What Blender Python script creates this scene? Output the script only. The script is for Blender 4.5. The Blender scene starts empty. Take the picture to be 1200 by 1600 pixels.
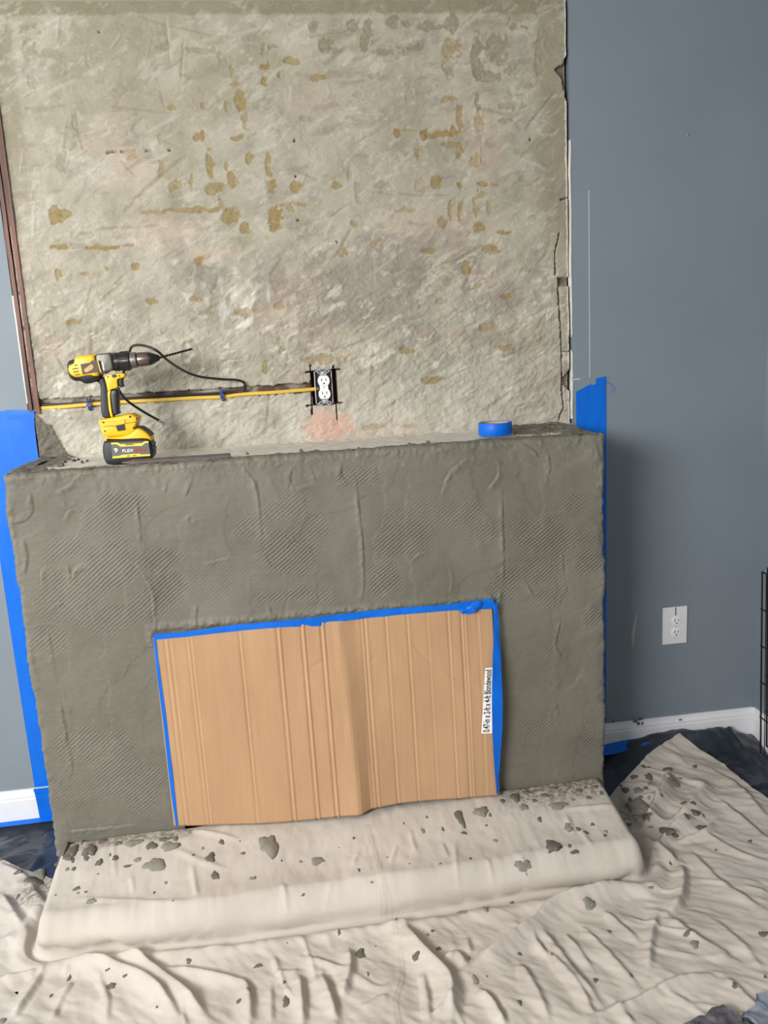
import bpy, bmesh, math, random
import numpy as np
from mathutils import Matrix, Vector

scene = bpy.context.scene
COL = scene.collection
random.seed(7)

# ------------------------------------------------------------------ camera
F_PX = 1300.0                                   # focal length for a 1200 x 1600 frame
PITCH, YAW, ROLL = 0.1957, 0.124, -0.0541
CAM = np.array([-0.0707, -2.5164, 1.4151])
FW = np.array([math.sin(YAW) * math.cos(PITCH), math.cos(YAW) * math.cos(PITCH), -math.sin(PITCH)])
_r0 = np.array([math.cos(YAW), -math.sin(YAW), 0.0])
_u0 = np.cross(_r0, FW)
RT = _r0 * math.cos(ROLL) + _u0 * math.sin(ROLL)
UP = -_r0 * math.sin(ROLL) + _u0 * math.cos(ROLL)
cam_data = bpy.data.cameras.new('camera')
cam_data.sensor_fit = 'HORIZONTAL'
cam_data.sensor_width = 36.0
cam_data.lens = 36.0 * F_PX / 1200.0
cam_data.clip_start = 0.05
cam = bpy.data.objects.new('camera', cam_data)
COL.objects.link(cam)
cam.matrix_world = Matrix(((RT[0], UP[0], -FW[0], CAM[0]), (RT[1], UP[1], -FW[1], CAM[1]),
                           (RT[2], UP[2], -FW[2], CAM[2]), (0, 0, 0, 1)))
scene.camera = cam

# ------------------------------------------------------------------ light
world = bpy.data.worlds.new('world')
scene.world = world
world.use_nodes = True
bg = world.node_tree.nodes['Background']
bg.inputs[0].default_value = (0.82, 0.91, 1.0, 1)
bg.inputs[1].default_value = 0.30


def area_light(name, loc, target, sx, sy, power, col):
    d = bpy.data.lights.new(name, 'AREA')
    d.shape = 'RECTANGLE'
    d.size, d.size_y = sx, sy
    d.energy = power
    d.color = col
    o = bpy.data.objects.new(name, d)
    COL.objects.link(o)
    o.location = loc
    o.rotation_euler = (Vector(target) - Vector(loc)).to_track_quat('-Z', 'Y').to_euler()
    return o


# daylight from the windows to the left of the photographer
area_light('window_daylight', (-2.05, -3.35, 2.0), (0.5, -0.4, 0.3), 1.5, 0.9, 112, (1.0, 0.985, 0.97))
# and from the window in the left hand wall
area_light('side_window_daylight', (-2.35, -0.85, 1.55), (-0.6, -0.35, 1.0), 0.7, 1.1, 15, (0.93, 0.97, 1.0))
vs = scene.view_settings
vs.view_transform = 'Standard'
vs.look = 'None'
vs.gamma = 1.0
vs.use_curve_mapping = False
vs.exposure = 0.56


# ------------------------------------------------------------------ measuring helpers: a photo point -> the real surface it lies on
def ray(x, y):
    return FW + RT * ((x - 600) / F_PX) - UP * ((y - 800) / F_PX)


def oy(x, y, Y=0.0):
    d = ray(x, y)
    return CAM + d * ((Y - CAM[1]) / d[1])


def oz(x, y, Z=0.0):
    d = ray(x, y)
    return CAM + d * ((Z - CAM[2]) / d[2])


# ------------------------------------------------------------------ numpy noise
_TAB = {}


def vnoise(x, y, seed=0):
    if seed not in _TAB:
        _TAB[seed] = np.random.RandomState(seed).rand(256, 256).astype(np.float32)
    t = _TAB[seed]
    xi = np.floor(x).astype(np.int64)
    yi = np.floor(y).astype(np.int64)
    fx, fy = x - xi, y - yi
    fx = fx * fx * (3 - 2 * fx)
    fy = fy * fy * (3 - 2 * fy)
    x0, x1, y0, y1 = xi & 255, (xi + 1) & 255, yi & 255, (yi + 1) & 255
    return (t[y0, x0] * (1 - fx) + t[y0, x1] * fx) * (1 - fy) + (t[y1, x0] * (1 - fx) + t[y1, x1] * fx) * fy


def fbm(x, y, scale, octaves=4, seed=0, gain=0.5):
    """fractal noise about -1..1; scale = feature size in metres"""
    a, s, tot = 1.0, 0.0, 0.0
    X, Y = np.asarray(x, float) / scale + 37.1 * seed, np.asarray(y, float) / scale + 11.7 * seed
    for k in range(octaves):
        s = s + a * (vnoise(X, Y, seed * 10 + k) * 2 - 1)
        tot += a
        a *= gain
        X, Y = X * 2.03 + 5.3, Y * 2.03 + 9.1
    return s / tot * 1.6


def rotxy(x, y, deg):
    c, s = math.cos(math.radians(deg)), math.sin(math.radians(deg))
    return x * c + y * s, -x * s + y * c


def sstep(a, b, v):
    t = np.clip((v - a) / (b - a), 0, 1)
    return t * t * (3 - 2 * t)


def seg_dist(x, y, pts, ends=False):
    """distance to a polyline, and the 0..1 position along it"""
    best = np.full(np.shape(x), 1e9)
    pos = np.zeros(np.shape(x))
    side = np.zeros(np.shape(x))
    L = [0.0]
    for a, b in zip(pts[:-1], pts[1:]):
        L.append(L[-1] + math.hypot(b[0] - a[0], b[1] - a[1]))
    for i, (a, b) in enumerate(zip(pts[:-1], pts[1:])):
        dx, dy = b[0] - a[0], b[1] - a[1]
        l2 = dx * dx + dy * dy + 1e-12
        t = np.clip(((x - a[0]) * dx + (y - a[1]) * dy) / l2, 0, 1)
        ex, ey = x - a[0] - t * dx, y - a[1] - t * dy
        d = np.sqrt(ex * ex + ey * ey)
        m = d < best
        best = np.where(m, d, best)
        pos = np.where(m, (L[i] + t * (L[i + 1] - L[i])) / (L[-1] + 1e-9), pos)
        side = np.where(m, np.sign(dx * ey - dy * ex), side)
    return best, pos, side


def smooth_poly(pts, n=6):
    """Catmull-Rom through points of any dimension"""
    P = [np.array(p, float) for p in pts]
    if len(P) < 3:
        return P
    P = [2 * P[0] - P[1]] + P + [2 * P[-1] - P[-2]]
    out = []
    for i in range(1, len(P) - 2):
        for k in range(n):
            t = k / n
            out.append(0.5 * ((2 * P[i]) + (-P[i - 1] + P[i + 1]) * t + (2 * P[i - 1] - 5 * P[i] + 4 * P[i + 1] - P[i + 2]) * t * t
                              + (-P[i - 1] + 3 * P[i] - 3 * P[i + 1] + P[i + 2]) * t ** 3))
    out.append(P[-2])
    return out


# ------------------------------------------------------------------ object helpers
ORG = {}


def tag(o, label=None, cat=None, group=None, kind=None):
    if label:
        o['label'] = label
    if cat:
        o['category'] = cat
    if group:
        o['group'] = group
    if kind:
        o['kind'] = kind
    return o


def thing(name, loc, label, cat, group=None):
    o = bpy.data.objects.new(name, None)
    COL.objects.link(o)
    o.empty_display_size = 0.05
    o.location = tuple(float(v) for v in loc)
    ORG[o.name] = np.array(loc, float)
    return tag(o, label, cat, group)


def mesh(name, V, Fc, mat, parent=None, smooth=False, origin=None):
    """link ONE mesh object; V in world metres. With a parent the part is stored relative to its thing."""
    V = np.asarray(V, float)
    if parent is not None:
        org = ORG[parent.name]
    else:
        org = np.zeros(3) if origin is None else np.array(origin, float)
    me = bpy.data.meshes.new(name)
    V = V - org
    if isinstance(Fc, np.ndarray):
        n, k = Fc.shape
        me.vertices.add(len(V))
        me.vertices.foreach_set('co', V.astype(np.float32).ravel())
        me.loops.add(n * k)
        me.loops.foreach_set('vertex_index', Fc.astype(np.int32).ravel())
        me.polygons.add(n)
        me.polygons.foreach_set('loop_start', np.arange(0, n * k, k, dtype=np.int32))
        me.polygons.foreach_set('loop_total', np.full(n, k, dtype=np.int32))
        me.update(calc_edges=True)
        me.validate()
    else:
        me.from_pydata([tuple(v) for v in V], [], [tuple(int(i) for i in f) for f in Fc])
        me.update()
    if smooth:
        me.polygons.foreach_set('use_smooth', np.ones(len(me.polygons), dtype=bool))
    if mat is not None:
        me.materials.append(mat)
    o = bpy.data.objects.new(name, me)
    COL.objects.link(o)
    if parent is not None:
        o.parent = parent
        ORG[o.name] = org
    else:
        o.location = tuple(org)
        ORG[o.name] = org
    return o


def grid_faces(nu, nv, keep=None):
    i = np.arange(nu * nv).reshape(nv, nu)
    f = np.stack([i[:-1, :-1], i[:-1, 1:], i[1:, 1:], i[1:, :-1]], -1).reshape(-1, 4)
    if keep is not None:
        f = f[keep.reshape(-1)]
    return f


def compact(V, Fc):
    used = np.unique(Fc)
    m = np.full(len(V), -1)
    m[used] = np.arange(len(used))
    return V[used], m[Fc], used


def set_attr(o, name, rgb):
    a = o.data.attributes.new(name, 'FLOAT_COLOR', 'POINT')
    rgba = np.ones((len(rgb), 4), np.float32)
    rgba[:, :3] = rgb
    a.data.foreach_set('color', rgba.ravel())


class MB:
    """collects simple solids; build() links them as one mesh"""

    def __init__(s):
        s.v, s.f = [], []

    def add(s, V, Fc):
        b = len(s.v)
        s.v.extend([np.array(p, float) for p in V])
        s.f.extend([tuple(int(i) + b for i in f) for f in Fc])
        return s

    def box(s, lo, hi):
        (a, b, c), (d, e, f) = lo, hi
        return s.add([(a, b, c), (d, b, c), (d, e, c), (a, e, c), (a, b, f), (d, b, f), (d, e, f), (a, e, f)],
                     [(0, 3, 2, 1), (4, 5, 6, 7), (0, 1, 5, 4), (1, 2, 6, 5), (2, 3, 7, 6), (3, 0, 4, 7)])

    def tube(s, pts, rad, n=8, cap=True):
        pts = [np.array(p, float) for p in pts]
        rad = rad if hasattr(rad, '__len__') else [rad] * len(pts)
        V, Fc = [], []
        up = None
        for i, p in enumerate(pts):
            t = pts[min(i + 1, len(pts) - 1)] - pts[max(i - 1, 0)]
            t = t / (np.linalg.norm(t) + 1e-12)
            if up is None:
                up = np.cross(t, [0.31, 0.17, 0.93])
            up = up - t * (up @ t)
            up = up / (np.linalg.norm(up) + 1e-12)
            w = np.cross(t, up)
            for k in range(n):
                a = 2 * math.pi * k / n
                V.append(p + rad[i] * (up * math.cos(a) + w * math.sin(a)))
        for i in range(len(pts) - 1):
            for k in range(n):
                a, b = i * n + k, i * n + (k + 1) % n
                Fc.append((a, b, b + n, a + n))
        if cap:
            Fc.append(tuple(range(n - 1, -1, -1)))
            Fc.append(tuple(range((len(pts) - 1) * n, len(pts) * n)))
        return s.add(V, Fc)

    def lathe(s, c, axis, prof, n=32):
        """prof = list of (distance along axis, radius)"""
        axis = np.array(axis, float)
        axis /= np.linalg.norm(axis)
        e = np.cross(axis, [0.1, 1.0, 0.05])
        e /= np.linalg.norm(e)
        g = np.cross(axis, e)
        V, Fc = [], []
        for (d, r) in prof:
            for k in range(n):
                a = 2 * math.pi * k / n
                V.append(np.array(c) + axis * d + r * (e * math.cos(a) + g * math.sin(a)))
        for i in range(len(prof) - 1):
            for k in range(n):
                a, b = i * n + k, i * n + (k + 1) % n
                Fc.append((a, b, b + n, a + n))
        Fc.append(tuple(range(n - 1, -1, -1)))
        Fc.append(tuple(range((len(prof) - 1) * n, len(prof) * n)))
        return s.add(V, Fc)

    def pillow(s, poly, yc, half, rnd, n=4):
        """outline (x, z) given a thickness 2*half about y=yc with rounded rims"""
        P = np.array(poly, float)
        if np.sum(P[:, 0] * np.roll(P[:, 1], -1) - np.roll(P[:, 0], -1) * P[:, 1]) < 0:
            P = P[::-1]
        d1 = P - np.roll(P, 1, 0)
        d2 = np.roll(P, -1, 0) - P
        d1 /= np.linalg.norm(d1, axis=1)[:, None] + 1e-12
        d2 /= np.linalg.norm(d2, axis=1)[:, None] + 1e-12
        n1 = np.stack([-d1[:, 1], d1[:, 0]], 1)
        n2 = np.stack([-d2[:, 1], d2[:, 0]], 1)
        nn = n1 + n2
        nn = nn / (np.maximum(1.0, 1 + np.sum(n1 * n2, 1)))[:, None]
        layers = []
        for k in range(n + 1):
            a = k / n * math.pi / 2
            layers.append((-(half - rnd + rnd * math.cos(a)), rnd * (1 - math.sin(a))))
        layers = layers + [(-y, i) for (y, i) in layers[::-1]]
        V, Fc = [], []
        m = len(P)
        for (y, ins) in layers:
            Q = P + nn * ins
            for q in Q:
                V.append((q[0], yc + y, q[1]))
        for i in range(len(layers) - 1):
            for k in range(m):
                a, b = i * m + k, i * m + (k + 1) % m
                Fc.append((a, a + m, b + m, b))
        Fc.append(tuple(range(m)))
        Fc.append(tuple(range(len(layers) * m - 1, (len(layers) - 1) * m - 1, -1)))
        return s.add(V, Fc)

    def build(s, name, mat, parent=None, smooth=False, origin=None, bevel=0):
        o = mesh(name, np.array(s.v), s.f, mat, parent, smooth, origin)
        bm = bmesh.new()
        bm.from_mesh(o.data)
        bmesh.ops.recalc_face_normals(bm, faces=bm.faces)
        if bevel:
            bmesh.ops.bevel(bm, geom=[e for e in bm.edges if e.is_manifold and e.calc_face_angle(0) > 0.6], offset=bevel, segments=2, affect='EDGES', profile=0.6)
        bm.to_mesh(o.data)
        bm.free()
        if smooth:
            auto_smooth(o)
        return o


def auto_smooth(o, ang=0.7):
    me = o.data
    bm = bmesh.new()
    bm.from_mesh(me)
    for f in bm.faces:
        f.smooth = True
    for e in bm.edges:
        if len(e.link_faces) == 2 and e.calc_face_angle(0) > ang:
            e.smooth = False
    bm.to_mesh(me)
    bm.free()


def text_mesh(name, body, size, mat, parent, origin, ex, ey, depth=0.0003, width=None):
    """flat lettering as geometry: origin = centre, ex / ey = reading direction and up direction"""
    cu = bpy.data.curves.new(name, 'FONT')
    cu.body = body
    cu.size = size
    cu.align_x, cu.align_y = 'CENTER', 'CENTER'
    cu.resolution_u = 3
    cu.offset = size * 0.018
    tmp = bpy.data.objects.new(name + '_tmp', cu)
    COL.objects.link(tmp)
    dg = bpy.context.evaluated_depsgraph_get()
    me = tmp.evaluated_get(dg).to_mesh()
    co = np.array([v.co[:] for v in me.vertices])
    fc = [tuple(p.vertices) for p in me.polygons]
    tmp.evaluated_get(dg).to_mesh_clear()
    bpy.data.objects.remove(tmp)
    bpy.data.curves.remove(cu)
    if width:
        co[:, 0] *= width / (co[:, 0].max() - co[:, 0].min())
    ex, ey = np.array(ex, float), np.array(ey, float)
    ex /= np.linalg.norm(ex)
    ey /= np.linalg.norm(ey)
    V = np.array(origin) + co[:, :1] * ex + co[:, 1:2] * ey
    return mesh(name, V, fc, mat, parent)


# ------------------------------------------------------------------ materials
def lin(c):
    return tuple(((v / 255) / 12.92 if v / 255 <= 0.04045 else ((v / 255 + 0.055) / 1.055) ** 2.4) for v in c) + (1,)


class NT:
    def __init__(s, name):
        s.m = bpy.data.materials.new(name)
        s.m.use_nodes = True
        s.t = s.m.node_tree
        s.b = s.t.nodes['Principled BSDF']

    def n(s, kind, **kw):
        nd = s.t.nodes.new(kind)
        for k, v in kw.items():
            setattr(nd, k, v)
        return nd

    def link(s, a, b):
        s.t.links.new(a, b)

    def coord(s, scale=(1, 1, 1), rot=(0, 0, 0)):
        tc = s.n('ShaderNodeTexCoord')
        mp = s.n('ShaderNodeMapping')
        mp.inputs['Scale'].default_value = scale
        mp.inputs['Rotation'].default_value = rot
        s.link(tc.outputs['Object'], mp.inputs['Vector'])
        return mp.outputs[0]

    def noise(s, scale, detail=4, rough=0.55, co=None):
        nd = s.n('ShaderNodeTexNoise')
        nd.inputs['Scale'].default_value = scale
        nd.inputs['Detail'].default_value = detail
        nd.inputs['Roughness'].default_value = rough
        s.link(co if co is not None else s.coord(), nd.inputs['Vector'])
        return nd.outputs['Fac']

    def ramp(s, fac, stops):
        nd = s.n('ShaderNodeValToRGB')
        el = nd.color_ramp.elements
        while len(el) < len(stops):
            el.new(0.5)
        for e, (p, c) in zip(el, stops):
            e.position = p
            e.color = c if len(c) == 4 else tuple(c) + (1,)
        s.link(fac, nd.inputs[0])
        return nd.outputs[0]

    def mix(s, fac, a, b, mode='MIX'):
        nd = s.n('ShaderNodeMix', data_type='RGBA', blend_type=mode)
        for sock, v in ((nd.inputs[0], fac), (nd.inputs[6], a), (nd.inputs[7], b)):
            if isinstance(v, (int, float)):
                sock.default_value = v
            elif isinstance(v, tuple):
                sock.default_value = v
            else:
                s.link(v, sock)
        return nd.outputs[2]

    def math(s, op, a, b=0.0, clamp=False):
        nd = s.n('ShaderNodeMath', operation=op, use_clamp=clamp)
        for sock, v in ((nd.inputs[0], a), (nd.inputs[1], b)):
            if isinstance(v, (int, float)):
                sock.default_value = v
            else:
                s.link(v, sock)
        return nd.outputs[0]

    def attr(s, name):
        nd = s.n('ShaderNodeAttribute', attribute_name=name)
        sp = s.n('ShaderNodeSeparateColor')
        s.link(nd.outputs['Color'], sp.inputs[0])
        return sp.outputs[0], sp.outputs[1], sp.outputs[2]

    def bump(s, h, strength, dist=0.001):
        nd = s.n('ShaderNodeBump')
        nd.inputs['Strength'].default_value = strength
        nd.inputs['Distance'].default_value = dist
        s.link(h, nd.inputs['Height'])
        prev = s.b.inputs['Normal']
        if prev.is_linked:
            s.link(prev.links[0].from_socket, nd.inputs['Normal'])
        s.link(nd.outputs[0], prev)

    def set(s, color=None, rough=None, metal=None, spec=None, **kw):
        if color is not None:
            if isinstance(color, tuple):
                s.b.inputs['Base Color'].default_value = color
            else:
                s.link(color, s.b.inputs['Base Color'])
        if rough is not None:
            s.b.inputs['Roughness'].default_value = rough
        if metal is not None:
            s.b.inputs['Metallic'].default_value = metal
        if spec is not None:
            s.b.inputs['Specular IOR Level'].default_value = spec
        return s


def simple(name, rgb, rough=0.5, metal=0.0, var=0.08, scale=60, bump=0.0, spec=None):
    m = NT(name)
    c = lin(rgb)
    d = tuple(v * (1 - var) for v in c[:3]) + (1,)
    e = tuple(min(1, v * (1 + var)) for v in c[:3]) + (1,)
    f = m.noise(scale)
    m.set(m.ramp(f, [(0.3, d), (0.7, e)]), rough, metal, spec)
    if bump:
        m.bump(f, bump)
    return m.m
# paint, trim, floor
def m_paint():
    m = NT('blue_grey_wall_paint')
    n1 = m.noise(3.0, 3)
    m.set(m.ramp(n1, [(0.3, lin((120, 130, 139))), (0.7, lin((125, 135, 144)))]), 0.55, spec=0.35)
    m.bump(m.noise(260, 3), 0.12, 0.0006)
    return m.m


M_PAINT = m_paint()
M_TRIM = simple('white_trim_paint', (222, 222, 226), 0.4, var=0.03, scale=20)
M_CEIL = simple('ceiling_paint', (214, 214, 204), 0.8, var=0.03)
M_GYP = simple('gypsum_edge', (226, 222, 210), 0.9, var=0.1, scale=90, bump=0.4)
M_FLOOR = simple('floor_boards', (120, 92, 66), 0.5, var=0.2, scale=8)
M_DARK = simple('dark_void', (22, 18, 16), 0.9, var=0.3)
M_WOOD = None


def m_wood():
    m = NT('dark_stained_wood_edge')
    co = m.coord((60, 60, 3))
    n = m.noise(1.0, 5, 0.6, co)
    m.set(m.ramp(n, [(0.3, lin((58, 34, 28))), (0.55, lin((108, 70, 56))), (0.75, lin((140, 98, 80)))]), 0.55)
    m.bump(n, 0.4, 0.001)
    return m.m


M_WOOD = m_wood()


def m_tape(name, c1, c2, rough=0.45):
    m = NT(name)
    n = m.noise(1.0, 4, 0.6, m.coord((40, 40, 9)))
    m.set(m.ramp(n, [(0.3, lin(c1)), (0.7, lin(c2))]), rough, spec=0.3)
    m.bump(m.noise(1.0, 3, 0.5, m.coord((300, 300, 30))), 0.12, 0.0005)
    return m.m


M_TAPE = m_tape('blue_masking_tape', (0, 96, 200), (0, 106, 214))


# old plaster: the masks say where glue, grey scratch coat, white skim, pink chalk lie on the wall
def m_plaster():
    m = NT('old_patched_plaster')
    och, gry, wht = m.attr('mask_a')
    pnk, olv, drk = m.attr('mask_b')
    n1 = m.noise(9, 5, 0.6)
    base = m.ramp(n1, [(0.3, lin((150, 146, 131))), (0.55, lin((170, 165, 150))), (0.8, lin((184, 180, 168)))])
    base = m.mix(m.math('MULTIPLY', olv, 0.85), base, lin((130, 124, 101)))
    base = m.mix(m.math('MULTIPLY', gry, 0.7), base, lin((138, 131, 122)))
    base = m.mix(m.math('MULTIPLY', wht, 0.85), base, lin((212, 208, 198)))
    n2 = m.noise(70, 4, 0.7)
    och2 = m.ramp(n2, [(0.3, lin((128, 110, 66))), (0.6, lin((146, 127, 82))), (0.75, lin((172, 155, 112)))])
    base = m.mix(m.math('MULTIPLY', och, 0.92), base, och2)
    base = m.mix(m.math('MULTIPLY', pnk, 0.5), base, lin((214, 158, 140)))
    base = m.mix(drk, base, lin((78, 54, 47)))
    cem, _g, _b = m.attr('mask_c')
    base = m.mix(cem, base, m.ramp(n2, [(0.3, lin((98, 94, 85))), (0.7, lin((118, 114, 104)))]))
    grain = m.noise(240, 4, 0.7)
    base = m.mix(0.13, base, m.ramp(grain, [(0.3, lin((110, 104, 92))), (0.7, lin((235, 230, 220)))]), 'OVERLAY')
    m.set(base, 0.9, spec=0.2)
    m.bump(m.noise(1.0, 5, 0.65, m.coord((34, 34, 90), (0, math.radians(22), 0))), 0.42, 0.004)
    m.bump(grain, 0.35, 0.0015)
    return m.m


M_PLASTER = m_plaster()


# wet mortar with the diamond lath telegraphing through where the coat is thin
def m_mortar():
    m = NT('wet_grey_mortar')
    lath, pale, crumb = m.attr('mask_a')
    n1 = m.noise(5, 4, 0.55)
    base = m.ramp(n1, [(0.3, lin((108, 105, 94))), (0.55, lin((117, 114, 103))), (0.75, lin((124, 121, 110)))])
    n2 = m.noise(110, 4, 0.65)
    base = m.mix(0.18, base, m.ramp(n2, [(0.3, lin((95, 90, 80))), (0.7, lin((165, 160, 148)))]), 'OVERLAY')
    base = m.mix(pale, base, m.ramp(m.noise(40, 4), [(0.3, lin((196, 190, 180))), (0.7, lin((226, 221, 212)))]))
    m.set(base, 0.62, spec=0.35)
    co = m.coord()
    sp = m.n('ShaderNodeSeparateXYZ')
    m.link(co, sp.inputs[0])
    x, z = sp.outputs[0], sp.outputs[2]
    wob = m.math('MULTIPLY', m.noise(6, 2), 0.018)
    z2 = m.math('ADD', z, wob)
    a = m.math('ADD', m.math('MULTIPLY', x, 380), m.math('MULTIPLY', z2, 640))
    b = m.math('SUBTRACT', m.math('MULTIPLY', x, 440), m.math('MULTIPLY', z2, 560))
    h = m.math('ADD', m.math('MULTIPLY', m.math('SINE', a), 0.4), m.math('MULTIPLY', m.math('SINE', b), 0.6))
    h = m.math('MULTIPLY', h, lath)
    m.bump(h, 0.7, 0.0021)
    m.bump(m.noise(1.0, 4, 0.6, m.coord((22, 22, 60))), 0.35, 0.004)
    m.bump(n2, 0.3, 0.0012)
    return m.m


M_MORTAR = m_mortar()
M_CLUMP = simple('mortar_lump', (98, 93, 84), 0.75, var=0.22, scale=160, bump=0.6)
M_CLUMP2 = simple('mortar_lump_dry', (128, 123, 113), 0.85, var=0.2, scale=160, bump=0.6)


def m_card():
    m = NT('brown_corrugated_cardboard')
    n1 = m.noise(1.0, 4, 0.6, m.coord((5, 5, 2.2)))
    base = m.ramp(n1, [(0.3, lin((172, 138, 105))), (0.7, lin((183, 149, 115)))])
    fl = m.noise(1.0, 2, 0.5, m.coord((170, 170, 3.0)))
    base = m.mix(0.07, base, m.ramp(fl, [(0.35, lin((150, 120, 90))), (0.65, lin((228, 196, 158)))]), 'OVERLAY')
    m.set(base, 0.78, spec=0.25)
    m.bump(fl, 0.12, 0.001)
    return m.m


M_CARD = m_card()


def m_cloth():
    m = NT('canvas_drop_cloth')
    dirt, damp, seam = m.attr('mask_a')
    n1 = m.noise(5, 4)
    base = m.ramp(n1, [(0.3, lin((184, 175, 165))), (0.7, lin((197, 188, 178)))])
    nd = m.noise(75, 5, 0.7)
    spots = m.math('MULTIPLY', dirt, m.ramp(nd, [(0.40, (0, 0, 0)), (0.58, (1, 1, 1))]))
    base = m.mix(m.math('MULTIPLY', damp, 0.5), base, lin((160, 148, 134)))
    base = m.mix(spots, base, lin((112, 100, 86)))
    base = m.mix(m.math('MULTIPLY', seam, 0.30), base, lin((160, 146, 130)))
    m.set(base, 0.9, spec=0.15)
    m.bump(m.noise(1.0, 3, 0.6, m.coord((420, 90, 200))), 0.22, 0.0012)
    m.bump(m.noise(1.0, 3, 0.6, m.coord((90, 420, 200))), 0.22, 0.0012)
    m.bump(m.noise(28, 4, 0.6), 0.25, 0.004)
    return m.m


M_CLOTH = m_cloth()


def m_plastic():
    m = NT('black_plastic_sheet')
    n = m.noise(7, 4, 0.6)
    m.set(m.ramp(n, [(0.35, lin((30, 35, 42))), (0.55, lin((50, 57, 66))), (0.75, lin((82, 90, 100)))]), 0.32, spec=0.55)  # bluish-grey sheen of the wrinkles painted into the base colour as paler noise
    m.bump(m.noise(26, 5, 0.6), 0.6, 0.006)
    return m.m


M_PLASTIC = m_plastic()

# ------------------------------------------------------------------ setting
CEIL_Z = 2.360
LEDGE_Z, HEARTH_Z, DEP = 1.151, 0.14, 0.358          # ledge height, hearth height, how far the surround stands out
XL, XR = -0.752, 0.813                                # sides of the surround
PXL, PXR = -0.753, 0.845                              # sides of the bare plaster above it


def structure(o):
    o['kind'] = 'structure'
    return o


b = MB().box((-2.6, -4.6, -0.05), (1.62, 0.2, 0.0))
structure(b.build('floor', M_FLOOR))
b = MB().box((-2.6, -4.6, CEIL_Z), (1.62, 0.2, CEIL_Z + 0.05))
structure(b.build('ceiling', M_CEIL))
b = MB().box((0.854, 0.0, 1.15), (1.5, 0.10, CEIL_Z)).box((0.80, 0.0, 0.0), (1.5, 0.10, 1.15))
wall_br = structure(b.build('wall_back_right', M_PAINT))
b = MB().box((-2.6, 0.0, 1.15), (-0.770, 0.10, CEIL_Z)).box((-2.6, 0.0, 0.0), (-0.74, 0.10, 1.15))
wall_bl = structure(b.build('wall_back_left', M_PAINT))
b = MB().box((1.5, -4.6, 0.0), (1.6, 0.10, CEIL_Z))
structure(b.build('wall_right', M_PAINT))


def baseboard(name, p0, p1, nrm):
    """moulded board: profile (out from wall, height) swept from p0 to p1"""
    prof = [(0, 0), (0.014, 0), (0.014, 0.092), (0.012, 0.098), (0.0125, 0.103), (0.010, 0.108), (0.006, 0.113), (0.005, 0.1235), (0, 0.1235)]
    V = []
    for p in (p0, p1):
        for (d, z) in prof:
            V.append((p[0] + nrm[0] * d, p[1] + nrm[1] * d, z))
    k = len(prof)
    Fc = [(i, (i + 1) % k, (i + 1) % k + k, i + k) for i in range(k)] + [tuple(range(k))[::-1], tuple(range(k, 2 * k))]
    return structure(MB().add(V, Fc).build(name, M_TRIM))


baseboard('baseboard_back_right', (0.815, 0, 0), (1.4995, 0, 0), (0, -1))
baseboard('baseboard_back_left', (-2.6, 0, 0), (-0.755, 0, 0), (0, -1))
baseboard('baseboard_right', (1.5, -0.0005, 0), (1.5, -4.6, 0), (-1, 0))

# wall marks: a drilled hole, the plumb scratch, the scuff
mk = MB()
a, c = oy(920, 297), oy(923, 590)
mk.box((a[0] - 0.0008, -0.0006, c[2]), (a[0] + 0.0008, 0.001, a[2]))
a, c = oy(892, 593), oy(906, 593)
mk.box((a[0], -0.0006, a[2] - 0.0012), (c[0], 0.001, a[2] + 0.0012))
o = mk.build('scratch_mark', simple('bare_paint_scratch', (205, 208, 212), 0.8), wall_br)
a = oy(1075, 211)
MB().lathe((a[0], 0.001, a[2]), (0, -1, 0), [(0, 0.0045), (0.002, 0.004), (0.0035, 0.002)], 10).build('nail_head', simple('nail_grey', (120, 126, 134), 0.5), wall_br, True)
a, c = oy(996, 955), oy(989, 1015)
sc = smooth_poly([(c[0] - 0.001, c[2]), (c[0] + 0.002, (a[2] + c[2]) / 2), (a[0], a[2])], 6)
V, Fc = [], []
for i, p in enumerate(sc):
    w = 0.0055 * math.sin(math.pi * (i + 0.15) / (len(sc) - 0.7))
    V += [(p[0] - w, -0.0004, p[1]), (p[0] + w, -0.0004, p[1])]
for i in range(len(sc) - 1):
    Fc.append((2 * i, 2 * i + 1, 2 * i + 3, 2 * i + 2))
mesh('scuff_mark', V, Fc, simple('beige_scuff', (162, 156, 150), 0.8, var=0.12), wall_br)

# ------------------------------------------------------------------ bare plaster panel over the ledge
def pw(px, py):
    p = oy(px, py, 0.004)
    return p[0], p[2]


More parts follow.
